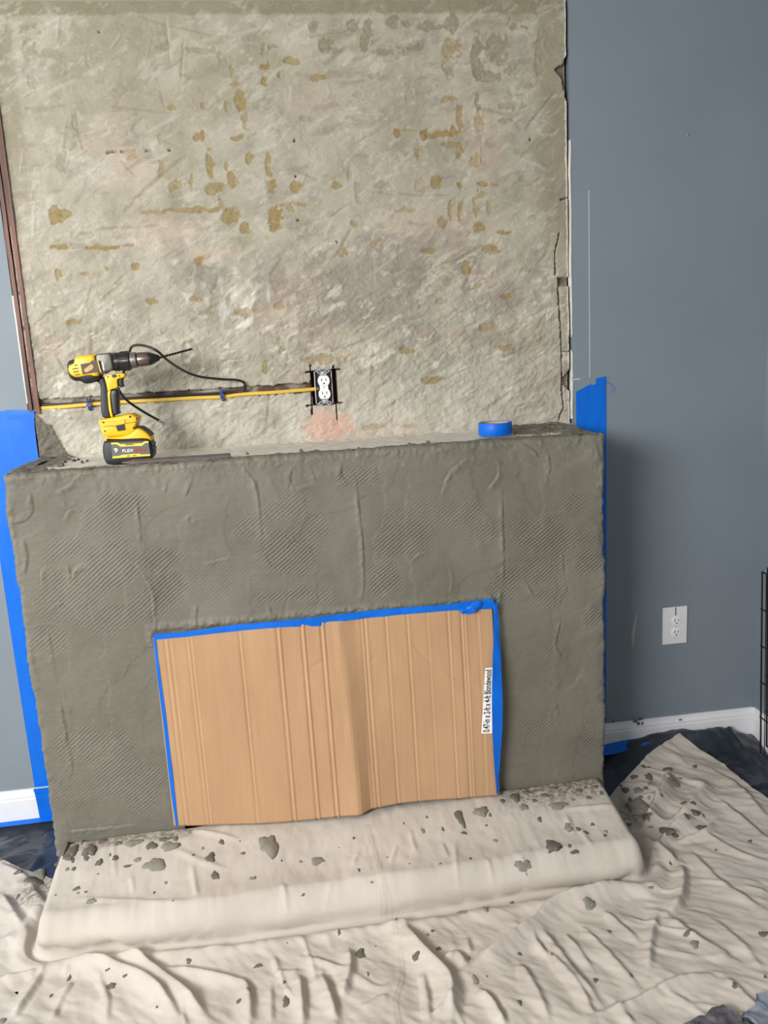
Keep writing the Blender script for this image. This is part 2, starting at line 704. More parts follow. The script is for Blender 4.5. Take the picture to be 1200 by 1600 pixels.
def plaster_panel():
    st = 0.0027
    xs = np.arange(PXL, PXR + st, st)
    zs = np.arange(1.12, CEIL_Z + st, st)
    X, Z = np.meshgrid(xs, zs)
    nu, nv = len(xs), len(zs)
    h = np.zeros_like(X)
    och, gry, wht, pnk, olv, drk = [np.zeros_like(X) for _ in range(6)]
    warp = fbm(X, Z, 0.03, 4, 3)
    # trowelled relief, calmer high up, rougher near the ledge
    low = sstep(1.85, 1.35, Z)
    u, w = rotxy(X, Z, 28)
    strokes = fbm(u / 4.5, w, 0.012, 4, 5)
    u2, w2 = rotxy(X, Z, 8)
    strokes2 = fbm(u2 / 6, w2, 0.016, 3, 6)
    rough = fbm(X, Z, 0.02, 5, 8, 0.6)
    h += 0.0011 * fbm(X, Z, 0.12, 3, 4) + (0.0006 + 0.0011 * low) * strokes + 0.0006 * strokes2 + (0.0003 + 0.0018 * low) * rough
    # flake edges: terraces of skim coat
    ter = fbm(X + 0.01 * strokes, Z, 0.10, 5, 12, 0.6)
    for lv in (-0.25, 0.05, 0.35):
        h += (0.0009 + 0.0008 * low) * sstep(lv - 0.018, lv + 0.018, ter)
    # grey scratch coat showing in the middle, white skim streaks
    cx, cz = pw(545, 455)
    g = 1 - np.sqrt(((X - cx) / 0.52) ** 2 + ((Z - cz) / 0.15) ** 2) + 0.6 * fbm(X, Z, 0.10, 4, 14) + 0.3 * strokes
    gry += sstep(0.05, 0.6, g)
    gry = np.maximum(gry, 0.6 * sstep(0.30, 0.95, fbm(u / 2.6, w, 0.035, 5, 15, 0.6) + 0.3 * low))
    olv = np.maximum(olv, 0.55 * sstep(0.25, 0.8, fbm(u2 / 3.0, w2, 0.03, 5, 24, 0.6)) * sstep(1.5, 1.8, Z))
    uw, ww_ = u + 0.012 * warp, w + 0.010 * fbm(X, Z, 0.05, 3, 16)
    st1 = fbm(uw / 2.4, ww_, 0.011, 5, 17, 0.62) + 0.55 * fbm(X, Z, 0.07, 3, 18)
    wht += (0.30 + 0.40 * low) * sstep(0.20, 0.95, st1)
    cx, cz = pw(372, 470)
    wht += 0.5 * sstep(0.3, 1.0, 1 - np.sqrt(((X - cx) / 0.11) ** 2 + ((Z - cz) / 0.09) ** 2) + 0.9 * fbm(X, Z / 2.5, 0.02, 4, 19))
    wht = np.maximum(wht, 0.55 * sstep(1.42, 1.20, Z) * (0.6 + 0.5 * fbm(X, Z, 0.08, 4, 20)))
    # smooth olive margins along the top and the right hand side, palest upper left
    z25 = pw(500, 22)[1]
    olv += 0.9 * sstep(z25 - 0.006, z25 + 0.006, Z + 0.004 * warp)
    xr = pw(838, 300)[0]
    olv = np.maximum(olv, 0.7 * sstep(xr - 0.02, xr + 0.03, X + 0.02 * fbm(X, Z, 0.08, 3, 22)) * sstep(1.5, 1.8, Z))
    xl = pw(16, 60)[0]
    olv = np.maximum(olv, 0.6 * sstep(xl + 0.012, xl - 0.004, X + 0.006 * warp) * sstep(1.9, 2.0, Z))
    olv = np.maximum(olv, 0.45 * sstep(0.1, 0.7, fbm(X, Z, 0.22, 4, 23)) * sstep(1.6, 2.0, Z))
    pnk += 0.16 * sstep(0.25, 0.8, fbm(X, Z, 0.17, 4, 25)) * sstep(2.25, 2.0, Z)
    # glue dabs and scraped patches measured off the wall: px, py, half width, half height, strength (0..1 ochre, negative = olive grey)
    dabs = [(50, 46, 16, 8, -.6), (45, 80, 9, 14, -.7), (50, 128, 7, 10, -.5), (88, 82, 24, 6, -.6), (98, 255, 9, 14, -.5), (88, 335, 12, 15, 1), (104, 332, 12, 6, .9),
            (100, 387, 20, 4, 1), (160, 386, 25, 4, 1), (200, 383, 6, 2, 1), (92, 429, 5, 9, .9), (134, 428, 6, 3, .9), (167, 422, 4, 3, .8), (214, 417, 7, 5, .9),
            (315, 409, 8, 8, 1), (115, 503, 8, 6, .9), (238, 472, 9, 5, .9), (306, 467, 11, 5, .8), (328, 258, 6, 20, .9), (335, 295, 14, 8, .9), (362, 280, 8, 11, .9),
            (353, 262, 3, 8, .7), (390, 248, 5, 11, .9), (420, 258, 4, 20, .9), (423, 292, 7, 9, 1), (461, 291, 9, 7, .9), (525, 289, 7, 6, .9), (430, 340, 11, 22, 1), (452, 328, 6, 6, .7),
            (360, 338, 13, 12, .9), (383, 358, 7, 9, .9), (300, 329, 40, 4, .9), (240, 332, 20, 3, .7), (375, 158, 9, 15, 1), (384, 190, 4, 12, .6), (372, 215, 12, 4, 1), (312, 213, 9, 7, .9),
            (255, 51, 7, 5, -.7), (257, 72, 12, 7, -.8), (315, 77, 25, 5, -.7), (367, 131, 7, 5, .8), (362, 110, 3, 12, .5), (410, 78, 4, 8, .8), (425, 73, 7, 3, -.8), (416, 104, 8, 6, 1),
            (413, 127, 5, 6, .9), (455, 95, 12, 6, .8), (437, 118, 5, 4, .9), (500, 122, 12, 5, .8), (551, 39, 12, 8, -.9), (576, 42, 9, 11, -.9), (613, 37, 10, 9, -.9),
            (634, 38, 7, 5, -.9), (670, 41, 20, 5, -.9), (706, 37, 13, 13, -1), (803, 42, 7, 6, -.9), (819, 43, 6, 4, -.9), (490, 42, 8, 8, -.8), (508, 71, 11, 8, -1), (525, 80, 12, 5, -.8), (570, 67, 8, 12, -1),
            (602, 82, 22, 4, -1), (625, 73, 8, 6, -1), (650, 73, 15, 5, -1), (705, 76, 14, 13, .7), (746, 92, 10, 34, -1), (776, 78, 18, 22, -.8), (762, 121, 20, 8, -.9), (700, 105, 10, 14, -.7),
            (707, 155, 16, 5, .8), (718, 180, 6, 18, .8), (664, 211, 8, 8, 1), (686, 211, 26, 5, 1), (710, 206, 8, 8, 1), (620, 208, 7, 8, 1), (640, 205, 24, 2, .7), (746, 160, 5, 15, -.9), (748, 192, 8, 18, .6),
            (799, 165, 20, 6, -.7), (790, 190, 16, 5, -.7), (705, 227, 16, 4, .8), (717, 238, 5, 12, .8), (652, 240, 7, 9, .8), (680, 284, 8, 10, .9), (716, 288, 5, 5, 1), (755, 288, 10, 4, 1), (775, 289, 8, 3, .9),
            (744, 252, 12, 9, .6), (815, 280, 5, 5, -.6), (693, 348, 9, 9, .7), (706, 328, 4, 16, .8), (720, 328, 4, 16, .8), (743, 318, 4, 18, .7), (764, 325, 5, 16, .6), (752, 305, 9, 4, .7), (750, 355, 10, 9, .9),
            (787, 364, 12, 4, .9), (670, 392, 14, 5, .9), (767, 390, 16, 7, .8), (728, 419, 7, 14, .9), (790, 463, 10, 4, .9), (760, 511, 14, 8, .7), (550, 350, 5, 7, .8), (535, 395, 8, 5, .7), (460, 320, 20, 3, .7),
            (633, 548, 16, 5, .8), (675, 594, 20, 6, .8), (790, 544, 12, 5, .8), (504, 562, 32, 9, .6), (415, 575, 5, 11, .8), (440, 548, 6, 5, .7), (385, 488, 18, 7, .7), (440, 478, 10, 6, .7),
            (160, 600, 8, 4, .5), (330, 490, 10, 4, .5), (480, 600, 8, 5, .4), (570, 580, 14, 4, .5), (640, 665, 14, 4, .6), (580, 668, 16, 5, .6), (435, 440, 14, 3, -.7), (300, 560, 16, 30, -.5),
            (120, 60, 10, 5, -.6), (150, 95, 14, 5, -.7), (190, 130, 8, 5, -.6), (300, 118, 14, 5, -.6), (345, 90, 5, 12, -.6), (158, 128, 8, 5, -.6), (140, 98, 4, 14, -.5), (60, 170, 18, 3, -.6), (115, 190, 3, 16, -.6), (205, 245, 6, 3, .6), (252, 262, 5, 14, .6), (275, 290, 10, 7, .7), (300, 285, 3, 12, .6), (345, 315, 4, 10, .6), (250, 215, 5, 8, .5), (270, 168, 9, 5, .8), (320, 166, 6, 6, .8), (355, 165, 4, 8, .6), (560, 300, 6, 18, -.5), (600, 290, 14, 6, .4), (545, 270, 3, 12, .5), (480, 185, 12, 5, -.5), (590, 120, 16, 5, -.5), (560, 150, 10, 5, -.4), (640, 150, 10, 12, -.4), (655, 290, 6, 10, .4), (845, 90, 8, 30, -.3), (800, 110, 14, 6, -.6), (770, 225, 12, 4, -.5), (630, 330, 14, 4, .5), (590, 380, 10, 6, .4), (500, 400, 12, 8, -.6), (520, 430, 10, 6, -.6), (700, 440, 10, 6, -.6), (735, 450, 14, 6, -.7), (690, 470, 12, 5, -.6), (610, 470, 14, 6, -.5)]
    wx = fbm(X, Z, 0.012, 3, 31)
    wz = fbm(X, Z, 0.018, 3, 32)
    for (px, py, rw, rh, s) in dabs:
        cx, cz = pw(px, py)
        a, bb = rw / 545.0, rh / 545.0
        m0 = (np.abs(X - cx) < a * 2.2 + 0.01) & (np.abs(Z - cz) < bb * 2.2 + 0.01)
        if not m0.any():
            continue
        d = np.sqrt(((X[m0] - cx + 0.004 * wx[m0] + 0.005 * warp[m0]) / a) ** 2 + ((Z[m0] - cz + 0.004 * wz[m0] + 0.003 * warp[m0]) / bb) ** 2)
        v = sstep(1.10, 0.90, d + 0.35 * wx[m0]) * (0.92 + 0.25 * fbm(X[m0], Z[m0], 0.006, 3, 33))
        if s > 0:
            och[m0] = np.maximum(och[m0], np.clip(v, 0, 1) * s)
        else:
            olv[m0] = np.maximum(olv[m0], np.clip(v, 0, 1) * -s)
        h[m0] -= 0.0014 * np.clip(v, 0, 1)
        h[m0] += 0.0006 * np.exp(-((d - 1.1) / 0.12) ** 2)
    # gouges and scratches
    for pts, wdt, dp in [([(195, 328), (240, 285), (288, 246)], 3.0, 1.6), ([(215, 24), (260, 38), (345, 58)], 2.0, 1.0), ([(170, 165), (265, 176)], 2, 1.0), ([(180, 150), (260, 110), (300, 98)], 2.2, -1.0),
                         ([(150, 358), (250, 352)], 2.0, 1.2), ([(118, 172), (122, 205), (130, 235)], 2, 0.8), ([(250, 140), (260, 178)], 2, 0.8), ([(822, 200), (845, 172), (872, 140)], 2.2, 1.6),
                         ([(655, 440), (700, 415), (752, 384)], 2.6, 1.6), ([(722, 452), (735, 430), (745, 405)], 2.5, 1.4), ([(590, 300), (650, 305), (700, 305)], 1.8, 0.8), ([(420, 365), (470, 357)], 2, -.8),
                         ([(125, 505), (135, 480), (143, 445)], 1.6, .8), ([(188, 250), (212, 276)], 1.6, .8), ([(225, 385), (300, 365)], 1.8, -.8), ([(100, 118), (130, 95), (160, 85)], 2, .8), ([(610, 425), (655, 420), (690, 408)], 2, .9),
                         ([(560, 560), (640, 520), (720, 500)], 3, -.9), ([(600, 640), (660, 600), (700, 590)], 3, .9), ([(760, 640), (800, 610)], 3, 1.2), ([(300, 500), (380, 450)], 3, .8), ([(90, 560), (110, 590)], 2, 1)]:
        P = [pw(*q) for q in pts]
        d, t, sd = seg_dist(X, Z, P)
        h -= dp * 0.0016 * np.exp(-(d / (wdt / 545.0)) ** 2) * np.clip(np.minimum(t, 1 - t) * 8, 0.1, 1)
        olv = np.maximum(olv, 0.65 * np.exp(-(d / (wdt / 545.0)) ** 2) * (dp > 0))
    rs = np.random.RandomState(5)
    for k in range(170):
        cx, cz = rs.uniform(PXL + 0.05, PXR - 0.05), rs.uniform(1.18, 2.32)
        an, ln = math.radians(rs.choice([25, 35, 20, -15, 80, 45]) + rs.uniform(-12, 12)), rs.uniform(0.012, 0.07)
        dx, dz = math.cos(an) * ln, math.sin(an) * ln
        m0 = (np.abs(X - cx) < abs(dx) + 0.015) & (np.abs(Z - cz) < abs(dz) + 0.015)
        d, t, sd = seg_dist(X[m0] + 0.0015 * wx[m0], Z[m0] + 0.002 * wz[m0], [(cx - dx, cz - dz), (cx, cz + 0.1 * ln * rs.uniform(-1, 1)), (cx + dx, cz + dz)])
        w0 = rs.uniform(0.002, 0.006)
        v = np.exp(-(d / w0) ** 2) * np.clip(np.minimum(t, 1 - t) * 5, 0, 1)
        sgn = rs.choice([-1, -1, 1])
        h[m0] += sgn * rs.uniform(0.0008, 0.0022) * v
        if sgn < 0 and rs.rand() < 0.6:
            olv[m0] = np.maximum(olv[m0], 0.6 * v)
        elif rs.rand() < 0.6:
            wht[m0] = np.maximum(wht[m0], 0.28 * v)
    deep = np.zeros_like(h)
    # ragged black slot and drill holes
    d, t, sd = seg_dist(X, Z, [pw(167, 238), pw(200, 236), pw(266, 235)])
    deep = np.maximum(deep, 0.012 * (d < 0.0028) * (fbm(X, Z * 0 + 1, 0.012, 2, 41) > -0.35 + 0.9 * t * t))
    for (px, py) in [(460, 220), (462, 276), (466, 344), (155, 50), (829, 218), (527, 378)]:
        cx, cz = pw(px, py)
        deep = np.maximum(deep, 0.012 * (np.hypot(X - cx, Z - cz) < 0.0036))
    # the chase for the cables and the hole for the outlet box with its over-cut corners
    x0, z0 = pw(52, 633)
    x1, z1 = pw(492, 604)
    zc = z0 + (z1 - z0) * (X - x0) / (x1 - x0) + 0.003 * fbm(X, Z * 0, 0.05, 3, 43)
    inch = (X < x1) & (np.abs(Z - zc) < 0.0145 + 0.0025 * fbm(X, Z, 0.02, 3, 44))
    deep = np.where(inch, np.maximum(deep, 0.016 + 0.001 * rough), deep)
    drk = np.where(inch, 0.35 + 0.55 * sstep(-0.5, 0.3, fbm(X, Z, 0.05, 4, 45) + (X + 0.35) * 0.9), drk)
    q = [pw(486, 580), pw(524, 577), pw(527, 631), pw(489, 634)]
    hx0, hx1, hz0, hz1 = q[0][0], q[2][0] + 0.003, q[3][1], q[0][1]
    hole = (X > hx0) & (X < hx1) & (Z > hz0) & (Z < hz1)
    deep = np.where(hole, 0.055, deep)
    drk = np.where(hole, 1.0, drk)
    for A, B in [((477, 582), (531, 577)), ((479, 634), (535, 629)), ((485, 570), (488, 647)), ((521, 572), (527, 655))]:
        d, t, sd = seg_dist(X, Z, [pw(*A), pw(*B)])
        m = d < 0.0021
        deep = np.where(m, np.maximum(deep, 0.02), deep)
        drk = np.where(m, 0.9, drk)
    # pink chalk under the outlet and beside it
    for (px, py, rw, rh, s) in [(512, 664, 48, 30, 1.0), (503, 645, 22, 10, .7), (538, 556, 12, 8, .35), (560, 690, 60, 10, .6), (330, 398, 60, 8, .3)]:
        cx, cz = pw(px, py)
        v = 1.2 - np.sqrt(((X - cx) / (rw / 545)) ** 2 + ((Z - cz) / (rh / 545)) ** 2) + 0.35 * fbm(X, Z, 0.03, 4, 47)
        pnk = np.maximum(pnk, s * sstep(0, 0.7, v))
    # cracks and broken-out bits by the right hand edge
    for P in [[(873, 365), (867, 395), (868, 430)], [(872, 446), (873, 470), (877, 549), (878, 600), (880, 635), (873, 657)], [(877, 550), (891, 549)], [(876, 312), (890, 308)]]:
        d, t, sd = seg_dist(X + 0.0012 * wx, Z, [pw(*p) for p in P])
        m = d < 0.0019
        deep = np.where(m, np.maximum(deep, 0.008), deep)
        drk = np.where(m, 0.8, drk)
    gone = np.zeros(X.shape, bool)
    a, c = pw(871, 434), pw(892, 446)
    gone |= (X > a[0]) & (Z < a[1]) & (Z > c[1])
    zt = (pw(888, 70)[1], pw(880, 100)[1], pw(864, 108)[1], pw(878, 122)[1], pw(884, 150)[1], pw(888, 178)[1])
    xt = (pw(888, 70)[0] + .004, pw(879, 100)[0], pw(865, 108)[0], pw(878, 122)[0], pw(883, 150)[0], pw(888, 178)[0] + .004)
    edge = np.interp(Z, zt[::-1], xt[::-1], left=9, right=9)
    gone |= X > edge + 0.002 * wx
    zt = (pw(888, 578)[1], pw(879, 590)[1], pw(880, 602)[1], pw(888, 610)[1])
    xt = (pw(888, 578)[0] + .002, pw(879, 590)[0], pw(880, 602)[0], pw(888, 610)[0] + .002)
    edge = np.interp(Z, zt[::-1], xt[::-1], left=9, right=9)
    gone |= X > edge + 0.001 * wx
    deep = np.where(gone, 0.014, deep)
    drk = np.where(gone, 0.65 + 0.3 * rough, drk)
    wht = np.maximum(wht, sstep(PXR - 0.006, PXR - 0.002, X + 0.002 * wx))
    # damp cement pressed into the lower left corner
    xa, xb = pw(58, 660)[0], pw(100, 715)[0]
    lim = np.interp(Z, [1.12, pw(0, 715)[1], pw(78, 665)[1], pw(70, 646)[1]], [xb + 0.05, xb + 0.01, pw(80, 668)[0], xa], right=-9)
    cem = X < lim + 0.008 * warp
    h = np.where(cem, h + 0.005 + 0.002 * rough, h)
    y = 0.004 - np.where(deep > 0, np.minimum(h, 0.0), h) + deep
    mort = cem.astype(float)
    V = np.stack([X, y, Z], -1).reshape(-1, 3)
    o = mesh('wall_chimney_breast', V, grid_faces(nu, nv), M_PLASTER, None, True)
    o['kind'] = 'structure'
    ca = lambda *c: np.clip(np.stack([k.ravel() for k in c], -1), 0, 1)
    # cement in the corner uses the grey channel at full strength
    gry = np.where(cem, 1.0, gry)
    olv = np.where(cem, 0.2, olv)
    wht = np.where(cem, 0, wht)
    drk = np.where(cem, 0.0, drk)
    set_attr(o, 'mask_a', ca(och, gry, wht))
    set_attr(o, 'mask_b', ca(pnk, olv, drk))
    set_attr(o, 'mask_c', ca(mort, mort * 0, mort * 0))
    return o


panel = plaster_panel()
# backing behind the plaster so that the broken edges look into dark wood and void
structure(MB().box((-0.77, 0.066, 1.0), (0.86, 0.10, CEIL_Z)).build('wall_chimney_core', M_DARK))

# splintered wood strips where the old casing was torn off on the left, gypsum edge on the right
def edge_strip(name, x, y, w, d, z0, z1, mat, seed, wob=0.0012):
    zs = np.arange(z0, z1, 0.02)
    V, Fc = [], []
    for i, z in enumerate(zs):
        j = wob * fbm(np.array([z]), np.array([seed * 1.0]), 0.08, 3, 50 + seed)[0]
        for (ax, ay) in ((0, 0), (w, 0), (w, d), (0, d)):
            V.append((x + ax + j * (1 if ax == 0 else 0.6), y + ay + (0.6 * j if ay == 0 else 0), z))
    for i in range(len(zs) - 1):
        for k in range(4):
            a, c = i * 4 + k, i * 4 + (k + 1) % 4
            Fc.append((a, c, c + 4, a + 4))
    Fc += [(0, 1, 2, 3), tuple(range(len(V) - 1, len(V) - 5, -1))]
    return MB().add(V, Fc).build(name, mat)


for k, (x, y, w, d, z0) in enumerate([(-0.7665, -0.004, 0.010, 0.03, 1.286), (-0.7555, 0.002, 0.006, 0.02, 1.281), (-0.7485, -0.005, 0.011, 0.03, 1.279)]):
    structure(edge_strip('trim_%d' % (k + 1), x, y, w, d, z0, CEIL_Z, M_WOOD, k))
structure(edge_strip('trim_4', 0.8515, -0.0012, 0.0035, 0.02, 1.163, 2.0, M_GYP, 5, 0.003))
structure(edge_strip('trim_5', -0.7705, -0.0015, 0.0035, 0.02, 1.31, 1.62, M_GYP, 6, 0.001))
# ------------------------------------------------------------------ fireplace surround: mortar coat on a projecting mass
FX0, FX1, FZ1 = -0.405, 0.470, 0.690                   # firebox opening


def pf(px, py):
    p = oy(px, py, -DEP)
    return p[0], p[2]


surround = thing('fireplace_surround', (0.03, -0.18, 0.0), 'wide fireplace surround freshly coated in wet grey mortar', 'fireplace')


def mortar_coat():
    st, r = 0.0027, 0.010
    path = []                                            # (x, y, nx, ny, front?)
    for y in np.arange(0.0, -DEP + r, -0.007):
        path.append((XL, y, -1, 0, 0))
    for a in np.linspace(0, math.pi / 2, 6):
        path.append((XL + r - r * math.cos(a), -DEP + r - r * math.sin(a), -math.cos(a), -math.sin(a), 1))
    for x in np.arange(XL + r + st, XR - r, st):
        path.append((x, -DEP, 0, -1, 1))
    for a in np.linspace(math.pi / 2, 0, 6):
        path.append((XR - r + r * math.cos(a), -DEP + r - r * math.sin(a), math.cos(a), -math.sin(a), 1))
    for y in np.arange(-DEP + r + 0.007, 0.0, 0.007):
        path.append((XR, y, 1, 0, 0))
    path = np.array(path)
    prof = [(0.0, z, 0.0) for z in np.arange(0.10, LEDGE_Z - r, st)]
    for a in np.linspace(0, math.pi / 2, 5):
        prof.append((r - r * math.cos(a), LEDGE_Z - r + r * math.sin(a), a / (math.pi / 2)))
    for k in np.arange(0.004, 0.035, 0.004):
        prof.append((r + k, LEDGE_Z - 0.06 * k, 1.0))
    prof = np.array(prof)
    nu, nv = len(path), len(prof)
    # arclength coordinate so that the relief runs round the corners
    s = np.concatenate([[0], np.cumsum(np.hypot(np.diff(path[:, 0]), np.diff(path[:, 1])))])
    front = path[:, 4] > 0
    s = s - s[np.argmax((path[:, 0] > 0) & front)] + path[np.argmax((path[:, 0] > 0) & front), 0]
    S, T = np.meshgrid(s, np.arange(nv))
    Zp = np.meshgrid(s, prof[:, 1] + 0.0)[1]
    ex = np.concatenate([[0], np.cumsum(np.hypot(np.diff(prof[:, 0]), np.diff(prof[:, 1])))]) + prof[0, 1]
    Zs = np.meshgrid(s, ex)[1]
    wx = fbm(S, Zs, 0.02, 4, 61)
    h = 0.0035 * fbm(S, Zs, 0.22, 3, 62) + 0.0010 * fbm(S, Zs, 0.05, 4, 63)
    # trowel facets: terraces of a slow noise give curved laps
    for k, (sc, lv, am) in enumerate([(0.26, 0.1, 0.0010), (0.22, -0.25, 0.0008), (0.30, 0.35, 0.0010)]):
        t = fbm(S + 0.01 * wx, Zs * 0.7, sc, 3, 64 + k)
        h += am * sstep(lv - 0.02, lv + 0.02, t)
    # ragged crumbs along the top arris
    top = sstep(LEDGE_Z - 0.035, LEDGE_Z - 0.004, Zs)
    h += top * (0.0050 * np.maximum(0, fbm(S, Zs, 0.060, 5, 67, 0.68)) + 0.0012 * fbm(S, Zs, 0.008, 3, 68))
    nt = sstep(LEDGE_Z - 0.11, LEDGE_Z - 0.02, Zs)
    h += 0.0016 * nt * np.abs(fbm(S, Zs, 0.03, 4, 69))
    # lumpy side arrises
    dl = np.minimum(np.abs(S - XL), np.abs(S - XR))
    h += np.exp(-(dl / 0.014) ** 2) * (0.0045 * fbm(S * 0.3, Zs, 0.075, 4, 70) + 0.002 * fbm(S, Zs, 0.012, 3, 71))
    # cut crumbs around the opening
    od = np.maximum(np.maximum(FX0 - 0.02 - S, S - FX1 - 0.02), Zs - FZ1 - 0.018)
    rim = np.exp(-((od - 0.012) / 0.010) ** 2) * (Zs > FZ1 - 0.02)
    h += rim * (0.004 + 0.008 * np.maximum(0, fbm(S, Zs, 0.055, 5, 72, 0.68)) + 0.0012 * fbm(S, Zs, 0.008, 3, 73))
    # trowel ridges, measured: polyline, height mm, width mm
    ridges = [([(398, 742), (403, 775), (407, 812), (409, 852)], 2.2, 3), ([(556, 752), (560, 790), (566, 850), (568, 905), (565, 940)], 3.2, 3), ([(784, 765), (785, 830), (787, 880), (786, 912)], 3.0, 3),
              ([(243, 985), (240, 950), (236, 920), (213, 880)], 2.4, 3), ([(214, 780), (218, 820), (221, 848)], 2.2, 3), ([(690, 775), (700, 745), (718, 725), (745, 714)], 3.0, 4), ([(760, 770), (778, 745), (776, 722), (752, 712)], 2.2, 4),
              ([(808, 690), (830, 702), (842, 716)], 2.6, 3), ([(856, 708), (858, 735), (852, 760)], 2.6, 4), ([(484, 725), (490, 745), (494, 752)], 2, 3), ([(534, 725), (532, 745), (548, 757)], 2.2, 4), ([(262, 748), (258, 770)], 2.0, 3), ([(300, 750), (290, 775)], 2.4, 3),
              ([(378, 728), (395, 750), (401, 770)], 2, 3), ([(460, 725), (452, 745), (458, 762), (480, 760), (493, 750)], 2.2, 4), ([(407, 965), (412, 968)], 2, 3), ([(540, 972), (538, 980)], 2, 3),
              ([(695, 965), (702, 935), (705, 905), (699, 880)], 2.0, 3), ([(876, 965), (872, 985), (868, 1010), (880, 1030)], 2.6, 3), ([(868, 1098), (872, 1120)], 2, 3), ([(820, 905), (832, 928), (842, 925)], 2.2, 3), ([(878, 862), (880, 900), (884, 922), (870, 950)], 1.6, 4),
              ([(46, 768), (50, 795), (38, 812), (15, 818)], 2.6, 4), ([(85, 772), (110, 758), (122, 745), (150, 735)], 2.4, 4), ([(95, 778), (105, 792), (118, 785)], 2.6, 3), ([(98, 815), (108, 800), (118, 797)], 2.4, 3), ([(105, 880), (112, 905), (118, 890), (132, 882)], 3.2, 4), ([(68, 920), (66, 895), (75, 885)], 2.4, 3),
              ([(75, 990), (80, 1010), (86, 1042)], 2.4, 3), ([(76, 955), (84, 948), (98, 940)], 2.2, 3), ([(95, 1098), (100, 1125), (105, 1165)], 3.0, 4), ([(106, 1165), (112, 1190), (110, 1220)], 2.4, 4), ([(318, 880), (340, 876), (360, 872)], 1.6, 3), ([(308, 945), (306, 970), (312, 978)], 2.2, 3), ([(420, 948), (424, 960)], 2, 3),
              ([(295, 805), (296, 815), (308, 812)], 2, 3), ([(36, 840), (42, 870), (38, 900)], 2.4, 4), ([(612, 1000), (640, 996)], 0.8, 4), ([(926, 690), (935, 720), (942, 780)], 3.0, 8), ([(905, 870), (912, 880), (930, 882)], 1.2, 3), ([(640, 880), (655, 865), (668, 862)], 1.4, 3), ([(100, 1300), (160, 1295), (215, 1288)], 2.0, 4)]
    for pts, hh, ww in ridges:
        P = [pf(*q) for q in pts]
        P = [tuple(q) for q in smooth_poly(P, 5)] if len(P) > 2 else P
        x0, x1 = min(q[0] for q in P) - 0.03, max(q[0] for q in P) + 0.03
        z0, z1 = min(q[1] for q in P) - 0.03, max(q[1] for q in P) + 0.03
        m = (S > x0) & (S < x1) & (Zs > z0) & (Zs < z1)
        d, t, sd = seg_dist(S[m], Zs[m] + 0.002 * wx[m], P)
        w = ww * 0.001 * np.where(sd > 0, 0.75, 2.6)
        tp = np.clip(np.minimum(t, 1 - t) * 6, 0.15, 1) * (0.7 + 0.5 * fbm(S[m], Zs[m], 0.012, 2, 75))
        h[m] += hh * 0.00125 * np.exp(-(d / w) ** 2) * tp
        h[m] -= 0.0009 * np.exp(-((d - 2.2 * w) / w) ** 2) * tp * (sd > 0)
    # where the lath shows through, measured: px, py, half w, half h, strength
    lath = np.zeros_like(h)
    for (px, py, rw, rh, s_) in [(195, 785, 40, 22, 1), (160, 815, 30, 30, .5), (175, 885, 45, 45, .9), (185, 905, 25, 18, 1), (250, 875, 35, 20, 1), (260, 920, 30, 35, .9), (110, 930, 60, 45, .6), (220, 945, 30, 30, .6), (170, 965, 60, 30, .6), (75, 1000, 40, 25, .5), (395, 825, 25, 18, .6), (450, 795, 40, 30, .6),
                                 (445, 860, 45, 45, 1), (450, 930, 45, 12, .9), (490, 820, 30, 30, .6), (630, 835, 45, 35, .8), (600, 905, 30, 30, 1), (610, 850, 35, 22, .9), (560, 745, 35, 18, .6), (500, 935, 30, 20, .6), (790, 900, 25, 22, 1), (720, 805, 50, 25, .5), (760, 830, 35, 22, .6),
                                 (850, 840, 60, 45, .9), (855, 890, 45, 28, .8), (920, 880, 25, 25, 1), (905, 840, 40, 22, .6), (925, 965, 20, 22, .8), (895, 785, 35, 20, .6), (790, 925, 30, 18, .6), (860, 930, 40, 20, .6), (840, 1140, 50, 30, .5), (920, 1150, 25, 40, .6), (640, 800, 60, 20, .4),
                                 (150, 1160, 60, 30, .6), (200, 1210, 55, 40, .6), (225, 1240, 30, 40, .6), (120, 1240, 50, 40, .3), (850, 1000, 60, 60, .25), (350, 900, 60, 60, .15), (100, 860, 30, 20, .6)]:
        cx, cz = pf(px, py)
        a, b_ = rw / 590.0, rh / 590.0
        m = (np.abs(S - cx) < a * 1.8) & (np.abs(Zs - cz) < b_ * 1.8)
        d = np.sqrt(((S[m] - cx) / a) ** 2 + ((Zs[m] - cz) / b_) ** 2) + 0.35 * fbm(S[m], Zs[m], 0.04, 3, 77)
        lath[m] = np.maximum(lath[m], s_ * sstep(1.25, 0.45, d))
    lath *= (np.abs(S - 0.03) < 0.775)
    # displaced position
    n_out = path[:, 2:4]
    tilt = prof[:, 2]
    base = np.zeros((nv, nu, 3))
    base[..., 0] = path[None, :, 0] - n_out[None, :, 0] * prof[:, None, 0]
    base[..., 1] = path[None, :, 1] - n_out[None, :, 1] * prof[:, None, 0]
    base[..., 2] = prof[:, None, 1]
    nrm = np.zeros_like(base)
    cth, sth = np.cos(tilt * math.pi / 2)[:, None], np.sin(tilt * math.pi / 2)[:, None]
    nrm[..., 0] = n_out[None, :, 0] * cth
    nrm[..., 1] = n_out[None, :, 1] * cth
    nrm[..., 2] = sth + 0 * n_out[None, :, 0]
    fade = np.where(prof[:, 2] >= 1.0, np.linspace(1, 1, nv), 1)[:, None]
    V = (base + nrm * (h * fade)[..., None]).reshape(-1, 3)
    cx_, cz_ = 0.25 * (S[:-1, :-1] + S[1:, :-1] + S[:-1, 1:] + S[1:, 1:]), 0.5 * (Zs[:-1, :-1] + Zs[1:, :-1])
    keep = ~((cx_ > FX0) & (cx_ < FX1) & (cz_ < FZ1))
